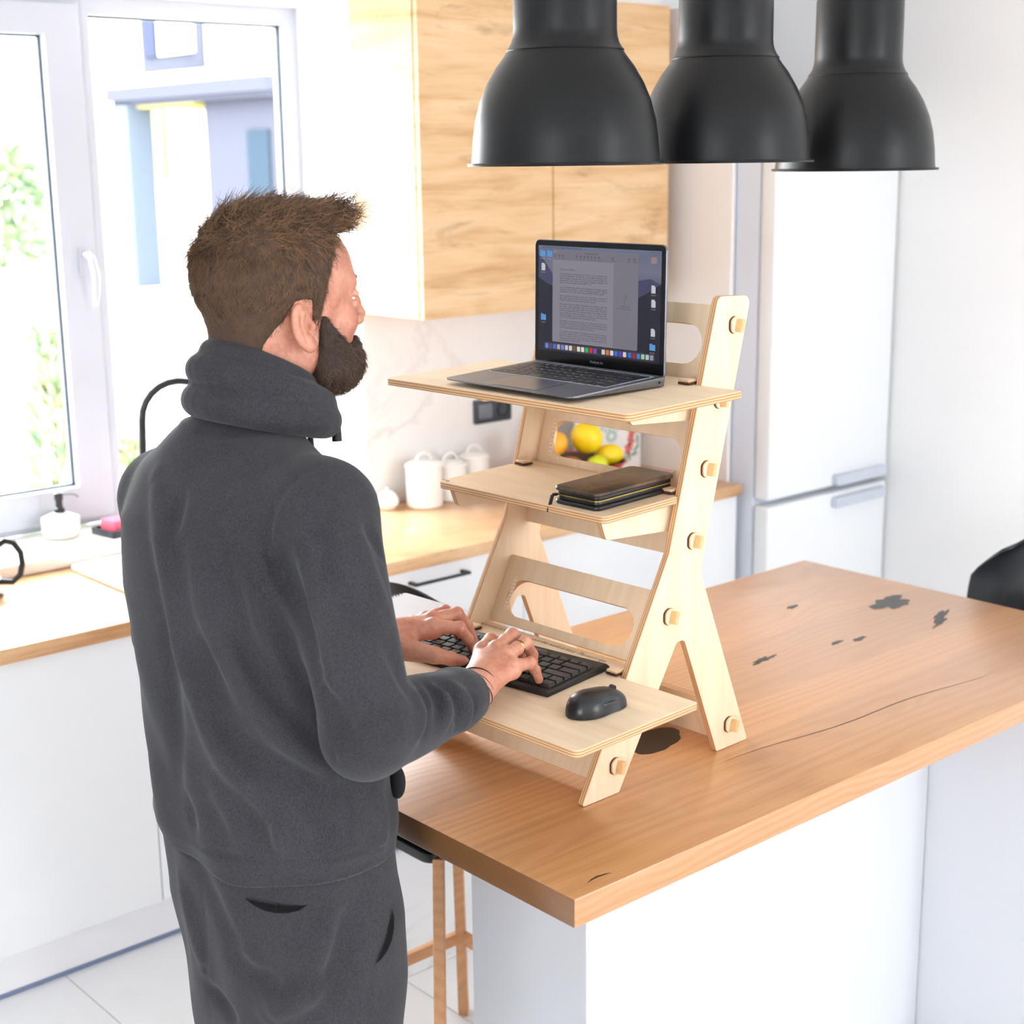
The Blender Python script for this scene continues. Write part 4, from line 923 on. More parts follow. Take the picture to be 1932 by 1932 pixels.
mb = MB(); rings = [[mb.bm.verts.new(p) for p in mouse_ring(-.0545+.109*i/28)] for i in range(29)]
for A_, B_ in zip(rings, rings[1:]):
    for i in range(28): mb.bm.faces.new((A_[i], A_[(i+1) % 28], B_[(i+1) % 28], B_[i]))
mb.bm.faces.new(rings[0]); mb.bm.faces.new(rings[-1])
bmesh.ops.remove_doubles(mb.bm, verts=mb.bm.verts, dist=.0002)
MOU = plain('black_mouse_plastic', (27, 28, 32), .33, var=.05)
mb.obj('body', MOU, mo, local=True, angle=70)
MB().tube([(.034, -.0035, .0262), (.034, .0035, .0262)], .0052, 20).obj('scroll_wheel', BLACKP, mo, local=True)
MB().box((-.012, -.0285, .012), (.02, -.0265, .019), .001).obj('side_button', plain('dark_grey_button', (48, 50, 56), .3), mo, local=True)

# ================================================================== notebook
NM = shelf_m(*low, -.045, .392, R(1.5))
nb = thing('spiral_notebook', 'grey spiral notebook at the window end of the low shelf', 'notebook', mat4=NM)
NG = plain('silver_grey_cover', (176, 180, 190), .4, var=.02, scale=300)
MB().rbox((0, 0, .0005), (.197, .212, .0018), .006).obj('cover', NG, nb, local=True, angle=50)
MB().rbox((.001, .001, .0018), (.196, .208, .0075), .004).obj('pages', plain('white_pages', (238, 238, 236), .8), nb, local=True, angle=50)
MB().rbox((0, 0, .0075), (.197, .212, .0088), .006).obj('cover', NG, nb, local=True, angle=50)
wr = MB(); pts = []
for k in range(24*10):
    a_ = 2*math.pi*k/10; pts.append((.008+.18*k/240, .209+.0065*math.cos(a_), .0045+.0065*math.sin(a_)))
wr.tube(pts, .0006, 6).obj('spiral_wire', BLACKM, nb, local=True)
# ================================================================== implicit surfaces for the person
def A3(*p): return np.array(p, dtype=np.float32)
def capsule(P, a, b, ra, rb):
    a, b = A3(*a), A3(*b); d = b-a; t = np.clip(((P-a)@d)/float(d@d), 0, 1)
    return np.linalg.norm(P-a-t[:, None]*d, axis=1)-(ra+(rb-ra)*t)
def ellipsoid(P, c, r, rot=None):
    q = P-A3(*c)
    if rot is not None: q = q@np.array(rot, dtype=np.float32)
    r = A3(*r); k0 = np.linalg.norm(q/r, axis=1); k1 = np.linalg.norm(q/(r*r), axis=1)+1e-9
    return k0*(k0-1)/k1
def smin(a, b, k):
    h = np.clip(.5+.5*(b-a)/k, 0, 1); return b+(a-b)*h-k*h*(1-h)
def smax(a, b, k): return -smin(-a, -b, k)
def chain(P, pts, rs, k=0):
    d = None
    for (a, b, ra, rb) in zip(pts, pts[1:], rs, rs[1:]):
        e = capsule(P, a, b, ra, rb); d = e if d is None else (smin(d, e, k) if k else np.minimum(d, e))
    return d
def loft(P, lv, n=2.2):
    """stack of super-elliptic sections: (z, cx, cy, half x, half y)"""
    L = np.array(lv); z = P[:, 2]; cx, cy, ax, by = (np.interp(z, L[:, 0], L[:, i]) for i in (1, 2, 3, 4))
    q = (np.abs((P[:, 0]-cx)/ax)**n+np.abs((P[:, 1]-cy)/by)**n)**(1/n)
    d = (q-1)*np.minimum(ax, by)*.9
    return smax(d, np.maximum(L[0, 0]-z, z-L[-1, 0]), .008)
def sdf_mesh(f, lo, hi, h, name):
    lo = np.array(lo); B = 6; nb = np.ceil((np.array(hi)-lo)/(h*B)).astype(int); n = nb*B+1
    ii = np.indices(nb).reshape(3, -1).T; cen = lo+(ii+.5)*B*h
    dc = f(cen.astype(np.float32)); keep = np.abs(dc) < B*h*1.5
    D = np.repeat(np.repeat(np.repeat(np.where(dc.reshape(nb) > 0, 1., -1.), B, 0), B, 1), B, 2).astype(np.float32)
    D = np.pad(D, ((0, 1), (0, 1), (0, 1)), mode='edge')
    need = np.zeros(n, bool)
    for b in ii[keep]: need[b[0]*B:b[0]*B+B+1, b[1]*B:b[1]*B+B+1, b[2]*B:b[2]*B+B+1] = True
    idx = np.argwhere(need)
    for s in range(0, len(idx), 400000):
        q = idx[s:s+400000]; D[q[:, 0], q[:, 1], q[:, 2]] = f((lo+q*h).astype(np.float32))
    S_ = D < 0; c = S_[:-1, :-1, :-1].astype(np.int8)
    tot = sum(S_[i:n[0]-1+i, j:n[1]-1+j, k:n[2]-1+k].astype(np.int8) for i in (0, 1) for j in (0, 1) for k in (0, 1))
    cells = np.argwhere((tot > 0) & (tot < 8)); vid = -np.ones(tuple(n-1), np.int64); vid[tuple(cells.T)] = np.arange(len(cells))
    acc = np.zeros((len(cells), 3)); cnt = np.zeros(len(cells))
    cor = [(i, j, k) for i in (0, 1) for j in (0, 1) for k in (0, 1)]
    for a in cor:
        for ax in range(3):
            if a[ax]: continue
            b = list(a); b[ax] = 1
            va = D[tuple((cells+a).T)]; vb = D[tuple((cells+b).T)]; mk = (va < 0) != (vb < 0)
            t = np.where(mk, va/np.where(mk, va-vb, 1), 0); p = np.array(a, float)+t[:, None]*(np.array(b)-np.array(a)); acc[mk] += p[mk]; cnt[mk] += 1
    V = lo+(cells+acc/cnt[:, None])*h
    F = []
    for ax in range(3):
        u, w = (ax+1) % 3, (ax+2) % 3
        sl0 = [slice(1, -1)]*3; sl1 = [slice(1, -1)]*3; sl0[ax] = slice(0, -1); sl1[ax] = slice(1, None)
        a, b = S_[tuple(sl0)], S_[tuple(sl1)]; e = np.argwhere(a != b)
        off = np.ones(3, int); off[ax] = 0; e2 = e+off; fl = a[tuple(e.T)]
        du = np.zeros(3, int); du[u] = 1; dw = np.zeros(3, int); dw[w] = 1
        qd = np.stack([vid[tuple((e2-du-dw).T)], vid[tuple((e2-dw).T)], vid[tuple(e2.T)], vid[tuple((e2-du).T)]], 1)
        qd[~fl] = qd[~fl][:, ::-1]; F.append(qd)
    F = np.concatenate(F); F = F[(F >= 0).all(1)]
    e_ = h*.4
    for _ in range(2):
        Vf = V.astype(np.float32); d0 = f(Vf); g = np.stack([f(Vf+A3(*(e_*np.eye(3)[i])))-f(Vf-A3(*(e_*np.eye(3)[i]))) for i in range(3)], 1)/(2*e_)
        st_ = -(d0/np.maximum((g*g).sum(1), .2))[:, None]*g; ln = np.linalg.norm(st_, axis=1, keepdims=True); V = V+st_*np.minimum(1, .6*h/np.maximum(ln, 1e-9))
    return V, F
def np_mesh(name, V, F, mat, org):
    me = bpy.data.meshes.new(name); V = V-np.array(org)
    me.vertices.add(len(V)); me.vertices.foreach_set('co', V.astype(np.float32).ravel())
    nf = len(F); k = F.shape[1]; me.loops.add(nf*k); me.loops.foreach_set('vertex_index', F.astype(np.int32).ravel())
    me.polygons.add(nf); me.polygons.foreach_set('loop_start', np.arange(0, nf*k, k, dtype=np.int32))
    me.update(calc_edges=True); me.validate(); me.polygons.foreach_set('use_smooth', [True]*len(me.polygons)); me.materials.append(mat); return me

# ------------------------------------------------------------------ materials for the person
def fabric(name, rgb, lite):
    N = NT(name); co = N.coords('Object'); a = N.noise(co, 420, 1, .6); b = N.noise(N.coords('Object', (900, 900, 160)), 1, 1, .5); c = N.noise(co, 9, 2, .5)
    f = N.math('ADD', N.math('ADD', N.math('MULTIPLY', a, .45), N.math('MULTIPLY', b, .35)), N.math('MULTIPLY', c, .2))
    N.l(N.ramp(f, [(.36, lin(rgb)), (.64, lin(lite))]), N.b.inputs['Base Color']); N.b.inputs['Roughness'].default_value = .95
    N.b.inputs['Specular IOR Level'].default_value = .15; N.b.inputs['Sheen Weight'].default_value = .10; N.b.inputs['Sheen Roughness'].default_value = .5
    N.bump(f, .25, .0006); MATS[name] = N.m; return N.m
HOOD = fabric('grey_melange_jersey', (43, 43, 46), (64, 63, 67)); PANT = fabric('grey_melange_trousers', (45, 44, 47), (64, 63, 67))
N = NT('skin'); co = N.coords('Object'); a = N.noise(co, 26, 4, .6); b = N.noise(co, 160, 3, .6)
f = N.math('ADD', N.math('MULTIPLY', a, .7), N.math('MULTIPLY', b, .3))
N.l(N.ramp(f, [(.35, lin((178, 112, 90))), (.5, lin((198, 134, 109))), (.66, lin((208, 150, 126)))]), N.b.inputs['Base Color'])
N.b.inputs['Roughness'].default_value = .46; 
N.bump(b, .12, .0006); SKIN = N.m
def hairmat(name, d, l, r=.5):
    N = NT(name); oi = N.n('ShaderNodeNewGeometry'); a = N.noise(N.coords('Object', (1, 1, 1)), 70, 1, .6)
    rnd = N.math('ADD', N.math('MULTIPLY', oi.outputs['Random Per Island'], .55), N.math('MULTIPLY', a, .45))
    N.l(N.ramp(rnd, [(.25, lin(d)), (.75, lin(l))]), N.b.inputs['Base Color']); N.b.inputs['Roughness'].default_value = r; N.b.inputs['Specular IOR Level'].default_value = .4
    MATS[name] = N.m; return N.m
HAIR = hairmat('brown_hair', (50, 34, 24), (138, 102, 70)); HAIRB = hairmat('brown_hair_base', (48, 34, 25), (78, 56, 40), .8); BEARD = hairmat('dark_beard', (44, 32, 26), (112, 84, 64)); BEARDB = hairmat('dark_beard_base', (44, 33, 27), (64, 48, 38), .8)

# ------------------------------------------------------------------ body
PO = (1.135, 1.85, 0.0)
per = thing('person', 'bearded man in grey hooded top and trousers typing while standing', 'person', PO)
# right hand joints, left hand joints (world)
RW, LWr = (1.350, 1.637, 1.138), (1.385, 1.905, 1.147)
RH = {'i': [(1.428, 1.708, 1.166), (1.466, 1.734, 1.167), (1.490, 1.753, 1.143), (1.513, 1.770, 1.113)],
      'm': [(1.440, 1.688, 1.170), (1.489, 1.709, 1.176), (1.515, 1.721, 1.147), (1.526, 1.728, 1.112)],
      'r': [(1.442, 1.666, 1.165), (1.493, 1.683, 1.169), (1.517, 1.693, 1.142), (1.526, 1.700, 1.111)],
      'l': [(1.434, 1.646, 1.153), (1.474, 1.651, 1.148), (1.494, 1.660, 1.130), (1.507, 1.667, 1.109)],
      't': [(1.375, 1.668, 1.130), (1.412, 1.716, 1.125), (1.442, 1.738, 1.114), (1.466, 1.755, 1.100)]}
LH_ = {'i': [(1.455, 1.865, 1.163), (1.488, 1.838, 1.158), (1.510, 1.843, 1.135), (1.527, 1.853, 1.111)],
       'm': [(1.470, 1.886, 1.166), (1.518, 1.881, 1.167), (1.546, 1.887, 1.139), (1.559, 1.888, 1.111)],
       'r': [(1.472, 1.908, 1.161), (1.520, 1.915, 1.163), (1.546, 1.922, 1.138), (1.556, 1.926, 1.111)],
       'l': [(1.463, 1.929, 1.151), (1.500, 1.944, 1.151), (1.520, 1.952, 1.132), (1.530, 1.957, 1.110)],
       't': [(1.398, 1.868, 1.136), (1.425, 1.824, 1.130), (1.452, 1.817, 1.120), (1.485, 1.826, 1.106)]}
def hand_sdf(W, Hn, elbow):
    W = np.array(W); E = np.array(elbow); fore = W+(E-W)*.35
    def f(P):
        d = capsule(P, fore, W, .030, .0255)
        d = smin(d, capsule(P, W, (W+(np.array(Hn['m'][0])-W)*.35), .0255, .021), .02)
        for k, r0, r1 in (('i', .0165, .0125), ('m', .0165, .0130), ('r', .0165, .0122), ('l', .0155, .0112)):
            a = np.array(Hn[k][0]); b = a-np.array((0, 0, .004)); s = W+(a-W)*.18
            d = smin(d, capsule(P, s, b, r0+.003, r1+.0015), .014)
        d = smin(d, capsule(P, np.array(Hn['i'][0])-[0, 0, .010], np.array(Hn['l'][0])-[0, 0, .008], .011, .010), .012)
        t = [np.array(p) for p in Hn['t']]
        d = smin(d, capsule(P, t[0], t[1], .0195, .0135), .014)
        fg = None
        for k, rs in (('i', (.0112, .0102, .0088, .0072)), ('m', (.0116, .0105, .0090, .0074)), ('r', (.0110, .0100, .0086, .0071)), ('l', (.0096, .0087, .0075, .0063))):
            pts = [np.array(p) for p in Hn[k]]; mid = pts[0]*.45+pts[1]*.55
            c_ = chain(P, [pts[0], mid, pts[1], pts[2], pts[3]], [rs[0]*1.06, rs[0]*.95, rs[1]*1.04, rs[2], rs[3]], .004)
            fg = c_ if fg is None else smin(fg, c_, .0016)
        d = smin(d, fg, .007)
        th = chain(P, [t[1], t[2], t[3]], [.0128, .0112, .0082], .004)
        d = smin(d, th, .006)
        # tendons and knuckles
        for k in 'imrl':
            d = smin(d, np.linalg.norm(P-(A3(*Hn[k][0])+A3(0, 0, .0045)), axis=1)-.0088, .006)
            q = np.linalg.norm(P-(A3(*Hn[k][1])+A3(.001, 0, .0015)), axis=1)-(.0094 if k != 'l' else .008); d = smin(d, q, .004)
        return d
    return f
RE, LE = (1.095, 1.545, 1.168), (1.13, 2.13, 1.165)
HC = np.array((1.165, 1.86, 1.735))
def head_base(P):
    P = P.copy(); P[:, 1] = 1.86+np.abs(P[:, 1]-1.86)           # mirror
    d = ellipsoid(P, (1.163, 1.86, 1.738), (.099, .079, .092))
    d = smin(d, ellipsoid(P, (1.217, 1.86, 1.695), (.087, .061, .098)), .03)
    d = smin(d, ellipsoid(P, (1.228, 1.86, 1.745), (.077, .065, .072)), .02)
    d = smin(d, ellipsoid(P, (1.245, 1.86, 1.622), (.062, .053, .042)), .03)
    d = smin(d, ellipsoid(P, (1.215, 1.895, 1.632), (.055, .025, .034)), .02)     # jaw corner
    d = smin(d, capsule(P, (1.303, 1.86, 1.731), (1.284, 1.898, 1.729), .0105, .009), .016)   # brow
    d = smax(d, -ellipsoid(P, (1.319, 1.892, 1.706), (.016, .019, .013)), .012)  # eye socket
    d = smin(d, capsule(P, (1.2985, 1.878, 1.7115), (1.2935, 1.900, 1.7125), .0052, .0048), .004)   # lids
    d = smin(d, capsule(P, (1.2975, 1.879, 1.699), (1.2925, 1.899, 1.6995), .0045, .0042), .004)
    d = smin(d, ellipsoid(P, (1.270, 1.896, 1.674), (.024, .022, .022)), .018)   # cheekbone
    n = capsule(P, (1.301, 1.86, 1.718), (1.3255, 1.86, 1.679), .0085, .0105)
    n = smin(n, np.linalg.norm(P-A3(1.318, 1.86, 1.699), axis=1)-.0088, .008)
    n = smin(n, ellipsoid(P, (1.314, 1.871, 1.671), (.012, .008, .0085)), .007)
    n = smax(n, -capsule(P, (1.321, 1.867, 1.664), (1.318, 1.868, 1.672), .0035, .003), .002)
    d = smin(d, n, .009)
    lp_ = capsule(P, (1.301, 1.86, 1.640), (1.293, 1.878, 1.639), .0075, .005)
    lp_ = smin(lp_, capsule(P, (1.299, 1.86, 1.628), (1.292, 1.876, 1.630), .0085, .005), .002)
    d = smin(d, lp_, .006)
    return d
def head_neck(P):
    d = head_base(P); return smin(d, capsule(P, (1.150, 1.866, 1.655), (1.108, 1.868, 1.48), .060, .066), .03)
ER = Matrix.Rotation(R(-14), 3, 'Y') @ Matrix.Rotation(R(14), 3, 'Z')
ERn = np.array(ER)
def head_sdf(P):
    d = head_base(P)
    d = smin(d, capsule(P, (1.150, 1.866, 1.655), (1.108, 1.868, 1.48), .060, .066), .03)
    d = smin(d, capsule(P, (1.215, 1.86, 1.60), (1.15, 1.868, 1.52), .030, .045), .03)
    for sg in (-1, 1):
        c = np.array((1.174, 1.86+sg*.0795, 1.676)); rot = ERn if sg < 0 else np.array(Matrix.Rotation(R(-14), 3, 'Y') @ Matrix.Rotation(R(-14), 3, 'Z'))
        q = (P-c.astype(np.float32))@rot.astype(np.float32)
        e = np.linalg.norm(q/A3(.0195, .0085, .0335), axis=1); ear = (e-1)*.0085
        # helix rim with hollow, concha and lobe
        e2 = np.linalg.norm((q-A3(.003, sg*.006, .003))/A3(.0135, .0075, .0250), axis=1); hol = (e2-1)*.0075
        ear = smax(ear, -hol, .003)
        anti = np.abs(np.linalg.norm((q-A3(.004, 0, .001))[:, [0, 2]]/A3(.0085, .017), axis=1)-1)*.009
        ear = smin(ear, np.maximum(np.maximum(anti-.0026, np.abs(q[:, 1]+sg*-.001)-.0055), (q[:, 0]-.006)*.7), .003)
        ear = smin(ear, np.linalg.norm((q-A3(.0145, sg*.001, -.004)), axis=1)-.0058, .004)   # tragus
        ear = smin(ear, np.linalg.norm((q-A3(.006, sg*.001, -.030))/A3(1.2, .8, 1), axis=1)-.0078, .006)   # lobe
        d = smin(d, ear, .004)
        d = smax(d, -(np.linalg.norm((q-A3(.0085, sg*.004, -.003))/A3(1, 1.4, 1.35), axis=1)-.0042), .002)
    return d
def hair_line(x):
    return np.interp(x, [1.03, 1.105, 1.118, 1.126, 1.138, 1.153, 1.165, 1.180, 1.195, 1.199, 1.212, 1.215, 1.220, 1.226, 1.236, 1.246, 1.262, 1.29, 1.33], [1.55, 1.555, 1.61, 1.647, 1.665, 1.682, 1.703, 1.708, 1.706, 1.676, 1.676, 1.690, 1.714, 1.735, 1.757, 1.779, 1.797, 1.806, 1.812])
def hair_sdf(P):
    s = head_neck(P); z = P[:, 2]; x = P[:, 0]
    top = np.clip((z-1.77)/.06, 0, 1); front = np.clip((x-1.13)/.15, 0, 1)
    off = (.0035+.0065*np.clip((z-1.70)/.07, 0, 1))*np.clip((z-hair_line(x))/.035+.12, .12, 1)+top*(.004+.008*front)
    d = s-off
    d = smin(d, ellipsoid(P, (1.205, 1.86, 1.812), (.085, .054, .024)), .02)
    d = smin(d, ellipsoid(P, (1.272, 1.862, 1.818), (.028, .042, .018)), .02)
    lump = .0022*np.sin(x*170+z*60)*np.sin(P[:, 1]*150+x*40)*top
    m_ = (hair_line(x)-z)*.75
    return smax(d+lump, m_, .010)
def beard_sdf(P):
    s = head_base(P); x, z = P[:, 0], P[:, 2]; y = np.abs(P[:, 1]-1.86)
    off = .004+.010*np.clip((1.66-z)/.05, 0, 1)
    d = s-off
    d = smin(d, ellipsoid(P, (1.280, 1.86, 1.604), (.037, .036, .034)), .02)
    d = smin(d, ellipsoid(P, (1.245, 1.86, 1.602), (.056, .048, .030)), .02)
    up = np.interp(x, [1.19, 1.205, 1.225, 1.243, 1.256, 1.268, 1.285, 1.31, 1.35], [1.66, 1.690, 1.688, 1.670, 1.656, 1.642, 1.645, 1.655, 1.655])
    back = np.interp(z, [1.55, 1.58, 1.60, 1.63, 1.665, 1.69], [1.222, 1.206, 1.204, 1.209, 1.212, 1.214])
    m_ = np.maximum((z-up)*.8, (back-x)*.8)
    d = smax(d, m_, .010)
    lips = np.maximum(np.abs(z-1.632)-.008, y-.019); lips = np.maximum(lips, 1.288-x)
    return smax(d, -lips, .004)
Vh, Fh = sdf_mesh(head_sdf, (1.02, 1.74, 1.47), (1.38, 1.98, 1.86), .0026, 'head')
Vr, Fr = sdf_mesh(hand_sdf(RW, RH, RE), (1.24, 1.58, 1.09), (1.56, 1.80, 1.21), .0021, 'hand')
Vl, Fl = sdf_mesh(hand_sdf(LWr, LH_, LE), (1.28, 1.79, 1.09), (1.59, 2.01, 1.21), .0021, 'hand')
def core(P):
    d = loft(P, [(.84, 1.13, 1.845, .11, .15), (1.1, 1.12, 1.85, .105, .155), (1.35, 1.10, 1.862, .105, .15), (1.46, 1.10, 1.868, .07, .10), (1.54, 1.115, 1.868, .055, .06)])
    for s, e, w in (((1.118, 1.70, 1.415), RE, RW), ((1.112, 2.04, 1.385), LE, LWr)): d = smin(d, chain(P, [s, e, w], [.043, .038, .024], .02), .03)
    for y, yk in ((1.755, 1.745), (1.945, 1.955)): d = smin(d, chain(P, [(1.135, y, .86), (1.14, yk, .48), (1.11, yk, .09)], [.085, .055, .04], .02), .04)
    return d
Vc, Fc = sdf_mesh(core, (.95, 1.5, .03), (1.45, 2.25, 1.56), .012, 'core')
off = 0; Vs, Fs = [], []
for V_, F_ in ((Vh, Fh), (Vr, Fr), (Vl, Fl), (Vc, Fc)): Vs.append(V_); Fs.append(F_+off); off += len(V_)
place('body', np_mesh('body', np.concatenate(Vs), np.concatenate(Fs), SKIN, PO), per, Matrix.Translation(PO))
for sg in (-1, 1):
    ey = place('eye', MB().ball((0, 0, 0), .0100, 20, 14).mesh('eye', plain('eye_white', (236, 232, 228), .15)), per, Matrix.Translation((1.2885, 1.86+sg*.0285, 1.7055)))
    place('iris', MB().ball((.0070, 0, 0), (.0036, .0058, .0058), 16, 10).mesh('iris', plain('brown_iris', (64, 48, 36), .15)), ey, Matrix.Identity(4), True)
    MB().tube([(1.3055, 1.86+sg*.012, 1.731), (1.302, 1.86+sg*.026, 1.735), (1.2885, 1.86+sg*.042, 1.731)], [.0035, .0045, .002], 8).obj('eyebrow', HAIRB, per)
V_, F_ = sdf_mesh(hair_sdf, (1.02, 1.74, 1.53), (1.36, 1.98, 1.88), .003, 'hair')
hairo = place('hair', np_mesh('hair', V_, F_, HAIRB, PO), per, Matrix.Translation(PO))
Vb, Fb = sdf_mesh(beard_sdf, (1.17, 1.77, 1.54), (1.37, 1.95, 1.70), .003, 'beard')
beardo = place('beard', np_mesh('beard', Vb, Fb, BEARDB, PO), per, Matrix.Translation(PO))
def strands(name, V, F, f, n, flow, length, mat, parent, seed, width=.0006, curl=.25, lift=.35):
    rg = np.random.default_rng(seed); tri = V[F[:, :3]]; ar = np.linalg.norm(np.cross(tri[:, 1]-tri[:, 0], tri[:, 2]-tri[:, 0]), axis=1)
    pick = rg.choice(len(F), n, p=ar/ar.sum()); w = rg.dirichlet((1, 1, 1), n); P = (tri[pick]*w[:, :, None]).sum(1)
    e_ = .0012; Pf = P.astype(np.float32); g = np.stack([f(Pf+A3(*(e_*np.eye(3)[i])))-f(Pf-A3(*(e_*np.eye(3)[i]))) for i in range(3)], 1); g /= np.linalg.norm(g, axis=1, keepdims=True)+1e-9
    d = flow(P)+rg.normal(0, curl, (n, 3)); d -= g*(d*g).sum(1, keepdims=True); d /= np.linalg.norm(d, axis=1, keepdims=True)+1e-9
    L = length(P)*rg.uniform(.6, 1.25, n); lf = lift(P) if callable(lift) else np.full(n, lift); lf = lf*rg.uniform(.4, 1.5, n)
    s = np.cross(d, g); ks = 4; Vs = []
    P = P-g*.0015
    for k in range(ks+1):
        t = k/ks; c = P+d*(L*t)[:, None]+g*(L*(lf*t-.25*lf*t*t))[:, None]+s*(L*.12*np.sin(3*t)*rg.normal(0, 1, n))[:, None]
        wv = width*(1-.85*t)
        Vs.append(c+s*wv); Vs.append(c-s*wv*.5+g*wv*.87); Vs.append(c-s*wv*.5-g*wv*.87)
    A_ = np.stack(Vs, 1).reshape(-1, 3); m_ = 3*(ks+1); base = (np.arange(n)*m_)[:, None]; Fq = []
    for k in range(ks):
        for j in range(3):
            a, b = 3*k+j, 3*k+(j+1) % 3; Fq.append(np.concatenate([base+a, base+b, base+b+3, base+a+3], 1))
    o = place(name, np_mesh(name, A_, np.concatenate(Fq), mat, PO), parent, Matrix.Translation(PO)); o['kind'] = 'stuff'; return o
def flow_hair(P):
    top = np.clip((P[:, 2]-1.775)/.035, 0, 1)[:, None]; fr = np.clip((P[:, 0]-1.10)/.05, 0, 1)[:, None]
    dn = np.stack([-.25+.9*np.clip((P[:, 0]-1.15)/.1, 0, 1), np.zeros(len(P)), -np.ones(len(P))], 1); fwd = np.stack([np.ones(len(P)), .25*np.sin(P[:, 0]*60), .2+np.zeros(len(P))], 1)
    return dn*(1-top*fr)+fwd*top*fr+np.stack([np.zeros(len(P))]*2+[np.ones(len(P))], 1)*(top*(1-fr))*1.6
def len_hair(P):
    top = np.clip((P[:, 2]-1.765)/.05, 0, 1); low = np.clip((1.70-P[:, 2])/.06, 0, 1); return .020+.018*top-.010*low+.010*top*np.clip((P[:, 0]-1.24)/.05, 0, 1)
def lift_hair(P):
    top = np.clip((P[:, 2]-1.775)/.04, 0, 1); return .10+.15*top+.45*top*np.clip((P[:, 0]-1.25)/.04, 0, 1)+.6*np.clip((1.09-P[:, 0])/.03, 0, 1)*np.clip((P[:, 2]-1.77)/.03, 0, 1)
strands('hair_strands', V_, F_, hair_sdf, 16000, flow_hair, len_hair, HAIR, per, 3, .0006, .30, lift_hair)
strands('beard_strands', Vb, Fb, beard_sdf, 9000, lambda P: np.stack([.35+0*P[:, 0], 0*P[:, 0], -1+0*P[:, 0]], 1), lambda P: .010+.006*np.clip((1.62-P[:, 2])/.04, 0, 1), BEARD, per, 4, .0005, .45, .45)

# stubble that fades the hairline and the beard edge into the skin
Ch = Vh[Fh].mean(1); yy = np.abs(Ch[:, 1]-1.86); gap = hair_line(Ch[:, 0])-Ch[:, 2]
sel = (gap > -.004) & (gap < .010) & (yy > .035) & (yy < .0815) & (Ch[:, 0] < 1.27) & ~((Ch[:, 0] > 1.160) & (Ch[:, 0] < 1.197) & (yy > .074))
if sel.any(): strands('hair_fade', Vh, Fh[sel], head_sdf, 1500, flow_hair, lambda P: .006+0*P[:, 0], HAIR, per, 9, .00042, .3, .1)
bs = beard_sdf(Ch.astype(np.float32)); sel = (bs > -.002) & (bs < .0065) & (Ch[:, 0] > 1.20) & (Ch[:, 2] < 1.69) & (yy < .078)
if sel.any(): strands('beard_fade', Vh, Fh[sel], head_sdf, 1600, lambda P: np.stack([.35+0*P[:, 0], 0*P[:, 0], -1+0*P[:, 0]], 1), lambda P: .006+0*P[:, 0], BEARD, per, 10, .00042, .4, .12)
# ------------------------------------------------------------------ clothing
FOLDS = []        # (points, amplitude, width): ridges (+) and valleys (-) in the cloth
def hoodie_base(P):
    d = loft(P, [(.80, 1.122, 1.835, .150, .208), (.93, 1.123, 1.835, .152, .209), (.955, 1.122, 1.835, .156, .214), (1.05, 1.122, 1.838, .153, .211), (1.15, 1.113, 1.845, .150, .210), (1.30, 1.102, 1.858, .148, .214), (1.40, 1.100, 1.868, .138, .200), (1.47, 1.105, 1.87, .106, .155), (1.535, 1.117, 1.872, .072, .080)], 2.25)
    d = smax(d, (.925+.05*(P[:, 1]-1.84))-P[:, 2], .006)
    for sg, s, e, w in ((-1, (1.118, 1.668, 1.438), RE, RW), (1, (1.112, 2.078, 1.398), LE, LWr)):
        e, w = np.array(e), np.array(w); s = np.array(s); cu = w+(e-w)*.06
        d = smin(d, capsule(P, (1.105, 1.872, 1.468), s, .074, .070), .05)
        arm = smin(capsule(P, s, e, .0735, .060), capsule(P, e, w+(e-w)*.22, .0595, .047), .02)
        arm = smin(arm, capsule(P, w+(e-w)*.22, cu, .046, .0395), .01)
        ax = (w-e)/np.linalg.norm(w-e); arm = smax(arm, ((P-cu.astype(np.float32))@ax.astype(np.float32)), .006)
        d = smin(d, arm, .022)
    return d
def poly_dist(P, pts):
    d = None
    for a, b in zip(pts, pts[1:]):
        e = capsule(P, a, b, 0, 0); d = e if d is None else np.minimum(d, e)
    return d
def fold_h(P, pts, amp, w):
    n = len(pts)-1; best = np.zeros(len(P), np.float32)
    for i, (a, b) in enumerate(zip(pts, pts[1:])):
        a, b = A3(*a), A3(*b); d = b-a; t = np.clip(((P-a)@d)/max(float(d@d), 1e-9), 0, 1); q = np.linalg.norm(P-a-t[:, None]*d, axis=1)
        best = np.maximum(best, np.exp(-(q/w)**2)*np.sin(np.pi*np.clip((i+t)/n, .04, .96))**.7)
    return amp*best
def hoodie_sdf(P):
    d = hoodie_base(P); near = np.abs(d) < .05
    if near.any():
        Q = P[near]; o = np.zeros(len(Q), np.float32)
        for pts, amp, wd_ in FOLDS:
            lo_, hi_ = np.min(pts, 0)-3*wd_, np.max(pts, 0)+3*wd_; m_ = ((Q > lo_) & (Q < hi_)).all(1)
            if m_.any(): o[m_] += fold_h(Q[m_], pts, amp, wd_)
        x, y, z = Q[:, 0], Q[:, 1], Q[:, 2]
        o += .0022*np.sin(34*y+7*z+3*np.sin(4*z))*np.clip((1.40-z)/.2, 0, 1)+.0020*np.sin(48*(y-.35*z)+14*x+2*np.sin(9*z))*np.clip((1.32-z)/.2, 0, 1)
        d[near] -= o
    return d
